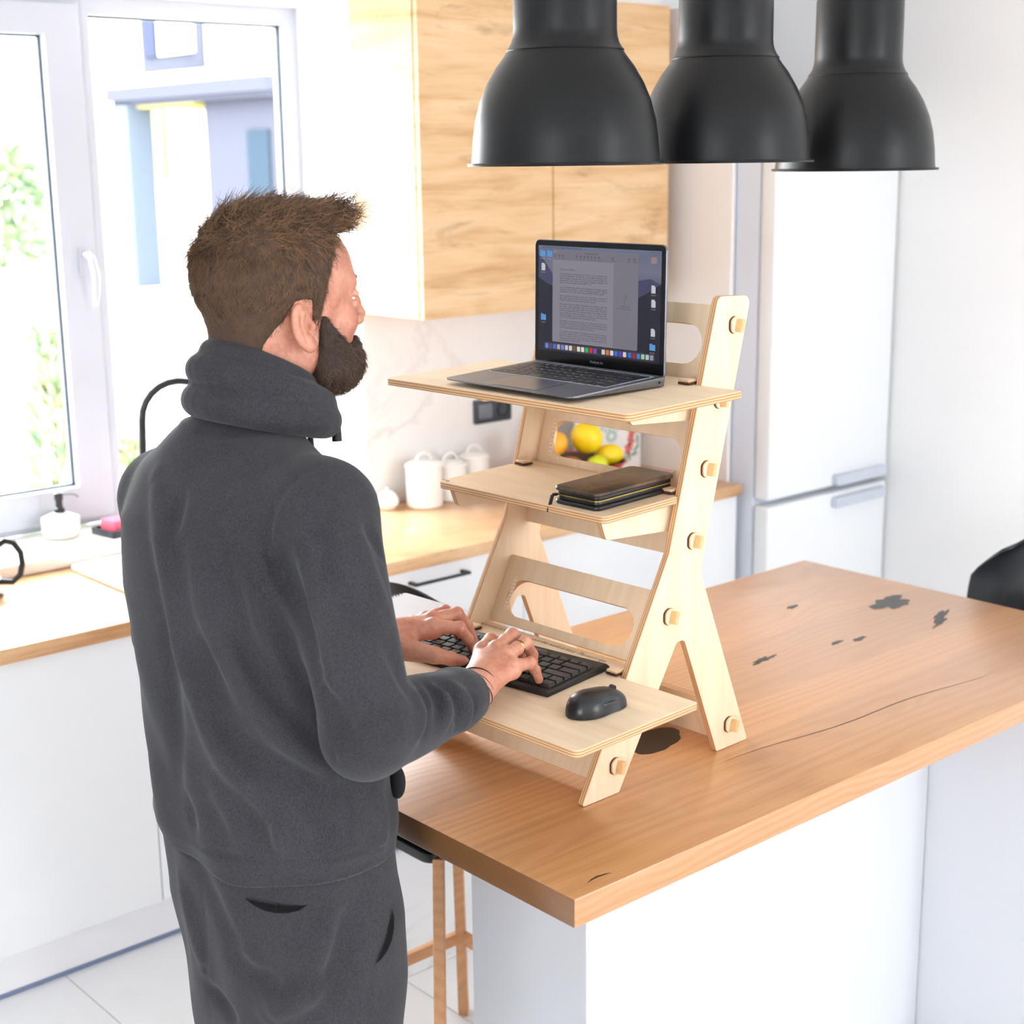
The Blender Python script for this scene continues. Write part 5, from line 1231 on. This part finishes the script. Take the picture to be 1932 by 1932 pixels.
FOLDS += [
  ([(0.9971, 1.8232, 1.4633), (0.9928, 1.822, 1.4536), (0.9882, 1.8203, 1.444), (0.9834, 1.8181, 1.4344), (0.9785, 1.8158, 1.4248), (0.9735, 1.8135, 1.4152), (0.9686, 1.8112, 1.4056)], -0.0108, 0.0105),
  ([(0.9985, 1.9033, 1.4719), (0.9906, 1.8864, 1.4555), (0.9827, 1.8698, 1.4394), (0.9743, 1.8515, 1.4229), (0.9663, 1.8336, 1.4061), (0.9628, 1.8236, 1.3864), (0.9612, 1.8165, 1.362), (0.9594, 1.8075, 1.3306), (0.9578, 1.7981, 1.2954), (0.96, 1.7949, 1.2623), (0.9619, 1.7899, 1.2381), (0.9639, 1.7841, 1.2184), (0.9657, 1.7779, 1.1989)], 0.0162, 0.0165),
  ([(0.9766, 1.7637, 1.3973), (0.9754, 1.7572, 1.3697), (0.9742, 1.7505, 1.3421), (0.9738, 1.743, 1.3175), (0.9747, 1.7346, 1.2977), (0.978, 1.7281, 1.28), (0.9821, 1.7205, 1.263), (0.9874, 1.7114, 1.246), (0.9937, 1.7015, 1.2295), (1.0003, 1.6922, 1.2127)], 0.0144, 0.015),
  ([(0.9607, 1.7928, 1.2543), (0.9633, 1.7826, 1.2305), (0.9664, 1.7732, 1.2065), (0.9699, 1.7629, 1.1819), (0.9738, 1.7514, 1.1552), (0.9786, 1.7397, 1.1276), (0.9842, 1.7271, 1.1036), (0.9907, 1.7129, 1.0862), (0.9986, 1.6988, 1.072), (1.0071, 1.6859, 1.0572)], 0.0144, 0.0165),
  ([(0.97, 1.7474, 1.2951), (0.973, 1.742, 1.2645), (0.9759, 1.7367, 1.2337), (0.9791, 1.731, 1.2071), (0.9823, 1.7248, 1.1874), (0.9858, 1.7184, 1.172), (0.9893, 1.7122, 1.1565)], -0.0108, 0.015),
  ([(0.9893, 1.7075, 1.2682), (0.9927, 1.7025, 1.25), (0.9962, 1.6976, 1.2316), (1.0008, 1.6916, 1.2135), (1.0069, 1.6841, 1.1954), (1.0143, 1.6758, 1.1774), (1.0232, 1.6675, 1.1601), (1.034, 1.6581, 1.1441), (1.0469, 1.6495, 1.1285), (1.0594, 1.6424, 1.1142), (1.0706, 1.6375, 1.1017), (1.0812, 1.6338, 1.0906), (1.0926, 1.6312, 1.0789)], 0.018, 0.018),
  ([(0.9797, 1.7333, 1.1699), (0.9831, 1.725, 1.1585), (0.9869, 1.7174, 1.1469), (0.9913, 1.7094, 1.1361), (0.9963, 1.7009, 1.1266), (1.002, 1.6922, 1.1178), (1.0086, 1.6833, 1.11), (1.0158, 1.6746, 1.1035), (1.0241, 1.6658, 1.0977), (1.0349, 1.6562, 1.0908), (1.0501, 1.6457, 1.0816), (1.0693, 1.6364, 1.0702), (1.0905, 1.6297, 1.0573)], -0.0234, 0.0165),
  ([(1.0249, 1.6644, 1.0441), (1.0245, 1.6639, 1.0331), (1.0242, 1.6634, 1.022), (1.0238, 1.6629, 1.011), (1.0235, 1.6624, 0.9999), (1.0231, 1.6619, 0.9889), (1.0227, 1.6614, 0.9778)], 0.0108, 0.0105),
  ([(0.9968, 1.702, 1.0403), (0.9984, 1.6985, 1.0335), (1.0001, 1.695, 1.0267), (1.0018, 1.6916, 1.0199), (1.0035, 1.6883, 1.0131), (1.0053, 1.685, 1.0062), (1.0071, 1.6818, 0.9992)], -0.0108, 0.0105),
  ([(0.9681, 1.8223, 1.025), (0.9681, 1.8183, 1.0181), (0.9681, 1.8144, 1.0111), (0.9679, 1.8102, 1.0044), (0.9679, 1.8064, 0.9974), (0.968, 1.8026, 0.9905), (0.9681, 1.799, 0.9835)], -0.0108, 0.012),
  ([(1.0324, 1.5418, 1.1873), (1.0309, 1.535, 1.1691), (1.0341, 1.5353, 1.1474), (1.1015, 1.6301, 1.0797), (1.1049, 1.6285, 1.0625), (1.1085, 1.6269, 1.0471), (1.1112, 1.6256, 1.0305), (1.112, 1.6244, 1.0109), (1.1114, 1.623, 0.9903), (1.1114, 1.622, 0.9715), (1.1123, 1.621, 0.9561), (1.116, 1.6237, 0.9404), (1.1192, 1.6256, 0.9251)], -0.0036, 0.0033),
  ([(0.9812, 1.934, 0.9428), (0.9676, 1.8778, 0.9561), (0.9659, 1.8458, 0.9578), (0.9666, 1.8109, 0.9604), (0.9708, 1.7711, 0.9638), (0.9798, 1.7337, 0.9655), (0.9926, 1.7024, 0.966), (1.0092, 1.6762, 0.9665), (1.0292, 1.6544, 0.9663), (1.0497, 1.6392, 0.965), (1.0681, 1.6304, 0.9631), (1.0851, 1.6248, 0.962), (1.1046, 1.622, 0.9602), (1.1277, 1.6211, 0.9582), (1.1538, 1.6234, 0.9555), (1.1885, 1.6369, 0.9462)], -0.0029, 0.0039),
  ([(1.1024, 1.6453, 1.5106), (1.0927, 1.6453, 1.5078), (1.0842, 1.6473, 1.5046), (1.0767, 1.6498, 1.5008), (1.0697, 1.6521, 1.4967), (1.0636, 1.6552, 1.492), (1.0586, 1.6584, 1.4866), (1.0537, 1.6603, 1.4807), (1.0494, 1.6616, 1.4743), (1.0458, 1.663, 1.468), (1.0433, 1.6646, 1.4625), (1.0412, 1.6658, 1.4572), (1.0393, 1.667, 1.4506), (1.0376, 1.6694, 1.4417), (1.0362, 1.6721, 1.4314), (1.035, 1.6732, 1.4209), (1.0342, 1.6728, 1.4107), (1.0339, 1.6714, 1.4001), (1.0353, 1.6702, 1.3883), (1.0378, 1.6668, 1.3753), (1.0404, 1.6609, 1.3619), (1.0419, 1.6531, 1.3499), (1.0424, 1.6442, 1.3398), (1.0418, 1.6334, 1.3311), (1.0406, 1.6218, 1.3228)], -0.0058, 0.005),
  ([(1.0392, 1.6482, 1.4025), (1.0394, 1.6469, 1.3936), (1.0401, 1.6463, 1.3843), (1.0409, 1.6443, 1.3743), (1.0414, 1.6395, 1.363), (1.0413, 1.6321, 1.3514), (1.041, 1.6247, 1.3401), (1.0407, 1.6188, 1.3302), (1.0402, 1.6128, 1.3206), (1.0399, 1.6057, 1.3092), (1.0395, 1.5958, 1.295), (1.0394, 1.585, 1.2789), (1.0393, 1.574, 1.2629)], -0.036, 0.018),
  ([(1.0237, 1.6906, 1.4025), (1.0278, 1.6836, 1.3887), (1.0325, 1.6777, 1.3745), (1.0368, 1.671, 1.361), (1.0406, 1.6633, 1.3495), (1.0427, 1.6528, 1.3394), (1.0427, 1.6397, 1.3279), (1.0413, 1.6251, 1.3129), (1.0397, 1.611, 1.2956), (1.0388, 1.5978, 1.2781)], 0.0144, 0.0135),
  ([(1.0124, 1.723, 1.4239), (1.0117, 1.7102, 1.4076), (1.0128, 1.7005, 1.3904), (1.0153, 1.6933, 1.3709), (1.0173, 1.6858, 1.3488), (1.019, 1.6783, 1.3252), (1.0214, 1.6702, 1.3015), (1.0272, 1.6652, 1.2769), (1.034, 1.6603, 1.2518), (1.041, 1.6555, 1.2265)], 0.0108, 0.018),
  ([(1.1098, 1.5861, 1.4349), (1.1129, 1.5795, 1.4144), (1.115, 1.5714, 1.3944), (1.1176, 1.564, 1.3756), (1.1215, 1.5582, 1.3587), (1.1262, 1.5534, 1.343), (1.1314, 1.5493, 1.327)], 0.0144, 0.012),
  ([(1.1305, 1.5886, 1.4396), (1.1338, 1.587, 1.4312), (1.1375, 1.5859, 1.4226), (1.1412, 1.5848, 1.414), (1.1449, 1.5836, 1.4054), (1.1488, 1.5827, 1.3967), (1.1538, 1.5832, 1.3875)], -0.0108, 0.009),
  ([(1.0433, 1.622, 1.3725), (1.0439, 1.6116, 1.3586), (1.0444, 1.6012, 1.3449), (1.045, 1.591, 1.3287), (1.045, 1.58, 1.3084), (1.0448, 1.5688, 1.2859), (1.0444, 1.5586, 1.2648), (1.0439, 1.5503, 1.2469), (1.0433, 1.543, 1.2303), (1.0419, 1.5347, 1.2142)], 0.0108, 0.015),
  ([(1.0628, 1.5577, 1.3181), (1.066, 1.5469, 1.3006), (1.0695, 1.5364, 1.283), (1.0721, 1.5272, 1.2661), (1.0732, 1.5202, 1.2504), (1.0729, 1.5138, 1.2357), (1.0718, 1.5063, 1.2215)], 0.009, 0.018),
  ([(1.1115, 1.5332, 1.2988), (1.1161, 1.5274, 1.2815), (1.1211, 1.5221, 1.2639), (1.126, 1.5183, 1.2484), (1.1303, 1.5166, 1.2365), (1.1339, 1.5154, 1.227), (1.1364, 1.5129, 1.218)], -0.0108, 0.0105),
  ([(1.2007, 1.5572, 1.2048), (1.2013, 1.5511, 1.2016), (1.2031, 1.5465, 1.1977), (1.204, 1.5421, 1.1936), (1.2038, 1.5379, 1.189), (1.2027, 1.534, 1.1841), (1.2007, 1.5303, 1.1793), (1.1969, 1.5267, 1.1748), (1.192, 1.5231, 1.1705), (1.1876, 1.5202, 1.1658)], -0.0216, 0.009),
  ([(1.218, 1.5572, 1.1983), (1.2243, 1.5556, 1.1946), (1.2314, 1.5549, 1.1904), (1.2369, 1.5533, 1.1855), (1.241, 1.5504, 1.1792), (1.2448, 1.5481, 1.1714), (1.2468, 1.5466, 1.1632), (1.2451, 1.5447, 1.1553), (1.2414, 1.5434, 1.1471), (1.2401, 1.545, 1.1374)], -0.018, 0.009),
  ([(1.2743, 1.569, 1.18), (1.278, 1.5664, 1.174), (1.2827, 1.5651, 1.1675), (1.2862, 1.5641, 1.161), (1.2876, 1.5635, 1.1549), (1.2873, 1.5626, 1.1493), (1.2862, 1.5623, 1.1433), (1.2843, 1.5628, 1.1368), (1.2819, 1.564, 1.1299), (1.2826, 1.5691, 1.121)], -0.0054, 0.0055),
  ([(1.2082, 1.5552, 1.2013), (1.2116, 1.5495, 1.1959), (1.2162, 1.5454, 1.1898), (1.2195, 1.5423, 1.1835), (1.2196, 1.5388, 1.1776), (1.2176, 1.5354, 1.1719), (1.2148, 1.5324, 1.166), (1.2115, 1.5302, 1.1597), (1.2074, 1.5286, 1.1533), (1.2045, 1.5284, 1.1461)], 0.0162, 0.009),
  ([(1.2514, 1.563, 1.1871), (1.2569, 1.5597, 1.1801), (1.2638, 1.5581, 1.1721), (1.2688, 1.557, 1.1641), (1.2704, 1.556, 1.156), (1.27, 1.5554, 1.1478), (1.2691, 1.5558, 1.1401), (1.2673, 1.557, 1.1335), (1.2645, 1.5585, 1.1277), (1.2638, 1.5628, 1.1206)], 0.0144, 0.009),
  ([(1.1603, 1.535, 1.2137), (1.1563, 1.5225, 1.2056), (1.1558, 1.5148, 1.1955), (1.1536, 1.5081, 1.1855), (1.1463, 1.5007, 1.1771), (1.1368, 1.4936, 1.1693), (1.1302, 1.4904, 1.1598)], 0.0144, 0.0105),
  ([(1.1816, 1.5489, 1.2079), (1.1772, 1.5354, 1.2017), (1.1762, 1.5265, 1.1935), (1.1743, 1.5198, 1.1844), (1.1684, 1.5135, 1.1751), (1.1605, 1.508, 1.1656), (1.1554, 1.5061, 1.1543)], -0.0144, 0.009),
  ([(1.0486, 1.9302, 1.5332), (1.0362, 1.8631, 1.5409), (1.0441, 1.834, 1.5414), (1.0565, 1.8117, 1.5416), (1.0743, 1.7943, 1.5423), (1.0964, 1.7824, 1.5428), (1.1214, 1.7794, 1.5419), (1.149, 1.788, 1.539)], -0.0108, 0.015),
  ([(0.9575, 1.8348, 1.3388), (0.955, 1.8257, 1.3034), (0.9568, 1.8247, 1.2651), (0.9588, 1.8251, 1.2262), (0.9611, 1.8275, 1.1848), (0.9634, 1.8311, 1.1427), (0.9654, 1.8346, 1.1045), (0.9674, 1.8387, 1.0731), (0.9687, 1.8424, 1.0463), (0.9678, 1.8417, 1.0213)], -0.0108, 0.018),
  ([(0.9991, 1.7178, 1.3909), (0.9989, 1.7115, 1.368), (0.9988, 1.7052, 1.3449), (0.9992, 1.6983, 1.3219), (1.0004, 1.6907, 1.2984), (1.0045, 1.6866, 1.2733), (1.009, 1.6814, 1.2499), (1.0145, 1.6756, 1.2292), (1.0209, 1.6695, 1.2098), (1.0277, 1.664, 1.1901)], -0.0108, 0.018),
  ([(0.9764, 1.7565, 1.0618), (0.9803, 1.7443, 1.0487), (0.9838, 1.7315, 1.0362), (0.9869, 1.7219, 1.0226), (0.9882, 1.7161, 1.0084), (0.9889, 1.713, 0.9935), (0.9895, 1.71, 0.9786)], 0.0108, 0.015),
  ([(1.0446, 1.6488, 1.0602), (1.0525, 1.6432, 1.0439), (1.0605, 1.6378, 1.0273), (1.0668, 1.634, 1.0116), (1.0696, 1.632, 0.9977), (1.0702, 1.631, 0.9851), (1.0708, 1.6299, 0.9724)], -0.0108, 0.015),
  ([(1.1447, 1.6282, 1.0529), (1.1542, 1.6286, 1.034), (1.1641, 1.6295, 1.0148), (1.1719, 1.6308, 0.9959), (1.1744, 1.6307, 0.9789), (1.1734, 1.6293, 0.9635), (1.1747, 1.631, 0.9462)], 0.0108, 0.015),
  ([(1.0899, 1.6097, 1.4802), (1.0893, 1.6014, 1.4654), (1.0902, 1.5953, 1.4501), (1.0907, 1.59, 1.4339), (1.0898, 1.585, 1.4166), (1.0868, 1.5783, 1.3993), (1.084, 1.5719, 1.3819)], 0.0108, 0.018),
  ([(1.0677, 1.6045, 1.4353), (1.0683, 1.5972, 1.4156), (1.0682, 1.5888, 1.3962), (1.0683, 1.5795, 1.3763), (1.0692, 1.5692, 1.3551), (1.0705, 1.5583, 1.3332), (1.0719, 1.5475, 1.3113)], -0.0108, 0.018),
  ([(1.0569, 1.5094, 1.2101), (1.0608, 1.5005, 1.2011), (1.0655, 1.4926, 1.1916), (1.0724, 1.4865, 1.1838), (1.0825, 1.4823, 1.1792), (1.0955, 1.4805, 1.1759), (1.1111, 1.4821, 1.171)], 0.0108, 0.015),
  ([(1.0558, 1.5292, 1.2409), (1.0616, 1.5186, 1.2305), (1.0673, 1.508, 1.2201), (1.0745, 1.4991, 1.212), (1.0841, 1.4934, 1.2078), (1.0962, 1.4909, 1.2052), (1.1102, 1.4907, 1.2015)], -0.0108, 0.0135),
  ([(1.0375, 1.5743, 1.2409), (1.0382, 1.5588, 1.23), (1.0399, 1.5451, 1.2186), (1.0403, 1.5328, 1.208), (1.0398, 1.5247, 1.1978), (1.039, 1.5194, 1.1879), (1.0386, 1.5149, 1.1775)], -0.0216, 0.015),
]
FOLDS_T = [
  ([(1.08, 1.6448, 0.7672), (1.0678, 1.6517, 0.7608), (1.0565, 1.6603, 0.7532), (1.0462, 1.671, 0.7443), (1.0367, 1.6845, 0.7339), (1.0292, 1.7023, 0.7206), (1.0242, 1.7247, 0.7041)], 0.0252, 0.018),
  ([(0.9864, 1.8122, 0.8983), (0.9886, 1.7985, 0.872), (0.9905, 1.7843, 0.8462), (0.9941, 1.7732, 0.8224), (0.9983, 1.7656, 0.8029), (1.0035, 1.7597, 0.7862), (1.0099, 1.7493, 0.7726), (1.0176, 1.7305, 0.7638), (1.0252, 1.7054, 0.7596), (1.035, 1.6845, 0.7529)], -0.0216, 0.018),
  ([(1.0926, 1.6402, 0.8705), (1.0838, 1.6424, 0.8539), (1.075, 1.6448, 0.8371), (1.0685, 1.6478, 0.8207), (1.0646, 1.6502, 0.8058), (1.0625, 1.6525, 0.7915), (1.0606, 1.6552, 0.777)], 0.018, 0.018),
  ([(0.9889, 1.8063, 0.8705), (0.9902, 1.7898, 0.8474), (0.9936, 1.7769, 0.8222), (0.999, 1.7648, 0.7997), (1.007, 1.7524, 0.7826), (1.0147, 1.7368, 0.7706), (1.0212, 1.7191, 0.7601)], 0.0144, 0.018),
  ([(1.1163, 1.637, 0.882), (1.1091, 1.636, 0.8577), (1.1021, 1.6353, 0.8332), (1.0941, 1.6361, 0.8085), (1.0856, 1.6412, 0.782), (1.0758, 1.6472, 0.7556), (1.0669, 1.6548, 0.7281)], -0.0144, 0.018),
  ([(0.985, 1.8192, 0.9086), (0.9879, 1.8232, 0.8756), (0.9907, 1.827, 0.8424), (0.9934, 1.8315, 0.8086), (0.9987, 1.8426, 0.7695), (1.0055, 1.8575, 0.7276), (1.0117, 1.8702, 0.6901), (1.0168, 1.8785, 0.6611), (1.0209, 1.8837, 0.6375), (1.0245, 1.888, 0.6143)], -0.0029, 0.0033),
  ([(1.1435, 1.6301, 0.767), (1.1415, 1.6303, 0.7537), (1.1393, 1.6302, 0.7405), (1.1371, 1.6301, 0.7274), (1.135, 1.6301, 0.7141), (1.1332, 1.6306, 0.7005), (1.1313, 1.6309, 0.6869)], -0.0029, 0.0033),
  ([(0.99, 1.7622, 0.8885), (1.0149, 1.7062, 0.8918), (1.0456, 1.6616, 0.8888), (1.0765, 1.6448, 0.8801), (1.0871, 1.6413, 0.8819), (1.083, 1.642, 0.8923), (1.079, 1.6429, 0.9026)], -0.0032, 0.0033),
  ([(0.9883, 1.8901, 0.8647), (0.9879, 1.8782, 0.8468), (0.9892, 1.8695, 0.8272), (0.9912, 1.8632, 0.8054), (0.995, 1.862, 0.7793), (1.0, 1.8641, 0.7502), (1.0056, 1.8671, 0.7203)], 0.0144, 0.015),
  ([(1.0138, 1.862, 0.684), (1.0151, 1.8545, 0.6786), (1.0158, 1.8458, 0.6741), (1.015, 1.8346, 0.6713), (1.0135, 1.8222, 0.6694), (1.0124, 1.8106, 0.667), (1.0124, 1.801, 0.6634)], -0.0216, 0.015),
]
POCKET_A = ([(1.0027, 1.7288, 0.8926), (1.0102, 1.7147, 0.8905), (1.0175, 1.7014, 0.8898), (1.0255, 1.6867, 0.8902), (1.0343, 1.6734, 0.8905), (1.0446, 1.6623, 0.8912), (1.0565, 1.6537, 0.8927)], [(1.0027, 1.7288, 0.8926), (1.0096, 1.717, 0.8842), (1.0169, 1.7041, 0.8792), (1.0247, 1.6893, 0.8781), (1.0343, 1.6743, 0.8797), (1.0457, 1.6619, 0.8845), (1.0565, 1.6537, 0.8927)])
POCKET_B = ([(1.1902, 1.6417, 0.8442), (1.1915, 1.6404, 0.8291), (1.1895, 1.6385, 0.8137), (1.1833, 1.6361, 0.7983), (1.1734, 1.6337, 0.7861), (1.1621, 1.6316, 0.7794), (1.1477, 1.6303, 0.7746)], [(1.1902, 1.6417, 0.8442), (1.1853, 1.6384, 0.8321), (1.1795, 1.6351, 0.8187), (1.1725, 1.6328, 0.8053), (1.1644, 1.6315, 0.7938), (1.1568, 1.6306, 0.7844), (1.1477, 1.6303, 0.7746)])
Vd, Fd = sdf_mesh(hoodie_sdf, (.90, 1.44, .86), (1.46, 2.26, 1.60), .0048, 'hoodie')
hoo = place('hooded_top', np_mesh('hooded_top', Vd, Fd, HOOD, PO), per, Matrix.Translation(PO))
def ring_pts(c, rx, ry, sl, n=28, ph=0): return [(c[0]+rx*math.cos(q), c[1]+ry*math.sin(q), c[2]+sl*rx*math.cos(q)+ph*math.sin(q)) for q in [2*math.pi*k/n for k in range(n+1)]]
RINGS = [(ring_pts((1.151, 1.862, 1.610), .064, .064, -.50), .020), (ring_pts((1.153, 1.861, 1.585), .082, .082, -.41), .0245), (ring_pts((1.152, 1.862, 1.553), .087, .090, -.25), .026)]
def hood_sdf(P):
    d = None
    for pts, r in RINGS:
        e = poly_dist(P, pts)-r; d = e if d is None else smin(d, e, .006)
    return d
Vo, Fo = sdf_mesh(hood_sdf, (.98, 1.70, 1.44), (1.32, 2.03, 1.70), .0045, 'hood')
place('hood', np_mesh('hood', Vo, Fo, HOOD, PO), hoo, Matrix.Translation(PO))
BLKC = plain('black_cord', (18, 18, 22), .6)
MB().tube([(1.236, 1.802, 1.545), (1.236, 1.799, 1.528), (1.235, 1.797, 1.505)], [.005, .0068, .0074], 10).obj('drawcord', BLKC, hoo)
MB().tube([(1.190, 1.803, 1.545), (1.192, 1.801, 1.515), (1.194, 1.80, 1.48)], .004, 8).obj('drawcord', BLKC, hoo)
def trouser_sdf(P):
    d = loft(P, [(.30, 1.148, 1.842, .10, .18), (.50, 1.150, 1.842, .118, .190), (.60, 1.150, 1.842, .128, .194), (.70, 1.147, 1.842, .138, .199), (.80, 1.138, 1.842, .145, .204), (.92, 1.128, 1.840, .146, .203), (.97, 1.126, 1.842, .12, .17)], 2.3)
    gap = capsule(P, (1.0, 1.845, .60), (1.3, 1.845, .60), .0, .0)
    legs = None
    for y, yk in ((1.738, 1.735), (1.950, 1.960)):
        q = chain(P, [(1.140, y, .80), (1.147, yk, .47), (1.118, yk, .10)], [.104, .086, .066], .03); q = smax(q, .075-P[:, 2], .01)
        legs = q if legs is None else np.minimum(legs, q)
    d = smax(d, .52-P[:, 2], .05)
    d = smin(d, legs, .03)
    x, y, z = P[:, 0], P[:, 1], P[:, 2]
    o = .004*np.sin(26*z+14*y+3*np.sin(10*y))*np.clip((.86-z)/.2, 0, 1)*np.clip((z-.1)/.2, 0, 1)+.003*np.sin(60*y+10*z)*np.clip((z-.55)/.2, 0, 1)
    o = o*.6; near = np.abs(d) < .04
    if near.any():
        Q = P[near]; e = np.zeros(len(Q), np.float32)
        for pts, amp, wd_ in FOLDS_T:
            lo_, hi_ = np.min(pts, 0)-3*wd_, np.max(pts, 0)+3*wd_; m_ = ((Q > lo_) & (Q < hi_)).all(1)
            if m_.any(): e[m_] += fold_h(Q[m_], pts, amp, wd_)
        o[near] += e
    return d-o
Vt, Ft = sdf_mesh(trouser_sdf, (.93, 1.58, .06), (1.35, 2.12, .98), .0062, 'trousers')
tr = place('trousers', np_mesh('trousers', Vt, Ft, PANT, PO), per, Matrix.Translation(PO))
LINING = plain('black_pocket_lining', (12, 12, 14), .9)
for (pa, pb) in (POCKET_A, POCKET_B):
    mb = MB(); ctr = Vector((1.13, 1.84, 0))
    def outw(p_): v_ = Vector(p_); n_ = v_-Vector((1.13, 1.84, v_.z)); return v_+n_.normalized()*.0035
    va = [mb.bm.verts.new(outw(p_)) for p_ in pa]; vb = [mb.bm.verts.new(outw(p_)+Vector((0, 0, -.0002))) for p_ in pb]
    for i_ in range(len(va)-1): mb.bm.faces.new((va[i_], va[i_+1], vb[i_+1], vb[i_]))
    bmesh.ops.solidify(mb.bm, geom=mb.bm.faces[:], thickness=.003)
    mb.obj('pocket_opening', LINING, tr, smooth=False)
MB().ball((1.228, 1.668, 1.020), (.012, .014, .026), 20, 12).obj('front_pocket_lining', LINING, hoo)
SHOE = plain('dark_grey_slipper', (58, 58, 62), .8)
for y in (1.735, 1.960):
    q = MB(); q.ball((1.155, y, .045), (.135, .048, .05), 24, 14)
    for v in q.bm.verts: v.co.z = max(v.co.z, .0); v.co.z += .012*max(0, (1.15-v.co.x)/.13) if v.co.z > .04 else 0
    q.obj('slipper', SHOE, per)
# ring, bracelet cords, nails
GOLD = plain('brushed_gold', (206, 178, 120), .25, metal=1, var=.03)
def band(name, a, b, t, r, w, mat, parent=per):
    a, b = Vector(a), Vector(b); c = a.lerp(b, t); ax = (b-a).normalized()
    mb = MB(); mb.lathe([(r, -w), (r+.0012, -w*.8), (r+.0012, w*.8), (r, w), (r-.001, 0)], (0, 0, 0), 28, True)
    mb.bm.transform(Matrix.Translation(c) @ Vector((0, 0, 1)).rotation_difference(ax).to_matrix().to_4x4()); return mb.obj(name, mat, parent)
band('wedding_ring', RH['r'][0], RH['r'][1], .62, .0108, .0028, GOLD)
def loopc(a, b, t, r, tilt, mat, rad=.0009):
    a, b = Vector(a), Vector(b); c = a.lerp(b, t); ax = (b-a).normalized(); mm = Matrix.Translation(c) @ Vector((0, 0, 1)).rotation_difference(ax).to_matrix().to_4x4() @ Matrix.Rotation(tilt, 4, 'X')
    MB().tube([mm @ Vector((r*math.cos(q), r*math.sin(q), 0)) for q in [2*math.pi*k/36 for k in range(37)]], rad, 6, False).obj('bracelet_cord', mat, per)
CORD = plain('dark_bracelet_cord', (30, 20, 24), .7)
loopc(RW, RH['m'][0], .06, .0305, R(8), CORD); loopc(RW, RH['m'][0], .13, .0300, R(-10), CORD); loopc(RW, RH['m'][0], .02, .0312, R(16), CORD)
NAIL = plain('fingernail', (232, 182, 164), .25)
for Hn in (RH, LH_):
    for k in 'imrlt':
        a, b = Vector(Hn[k][2]), Vector(Hn[k][3]); ax = (b-a).normalized(); upv = Vector((0, 0, 1))+Vector((.6, 0, 0)) if k != 't' else Vector((-.1, -.75, .7)); upv = (upv-ax*upv.dot(ax)).normalized(); sd_ = ax.cross(upv)
        r = .0058 if k != 't' else .0068; ce = b+upv*(.0052 if k != 't' else .0064)-ax*.0008
        mb = MB(); mb.ball((0, 0, 0), (r*1.15, r*.8, .0016), 16, 8); mb.bm.transform(Matrix((ax, sd_, upv)).transposed().to_4x4()); 
        mb.bm.transform(Matrix.Translation(ce)); mb.obj('nail', NAIL, per)
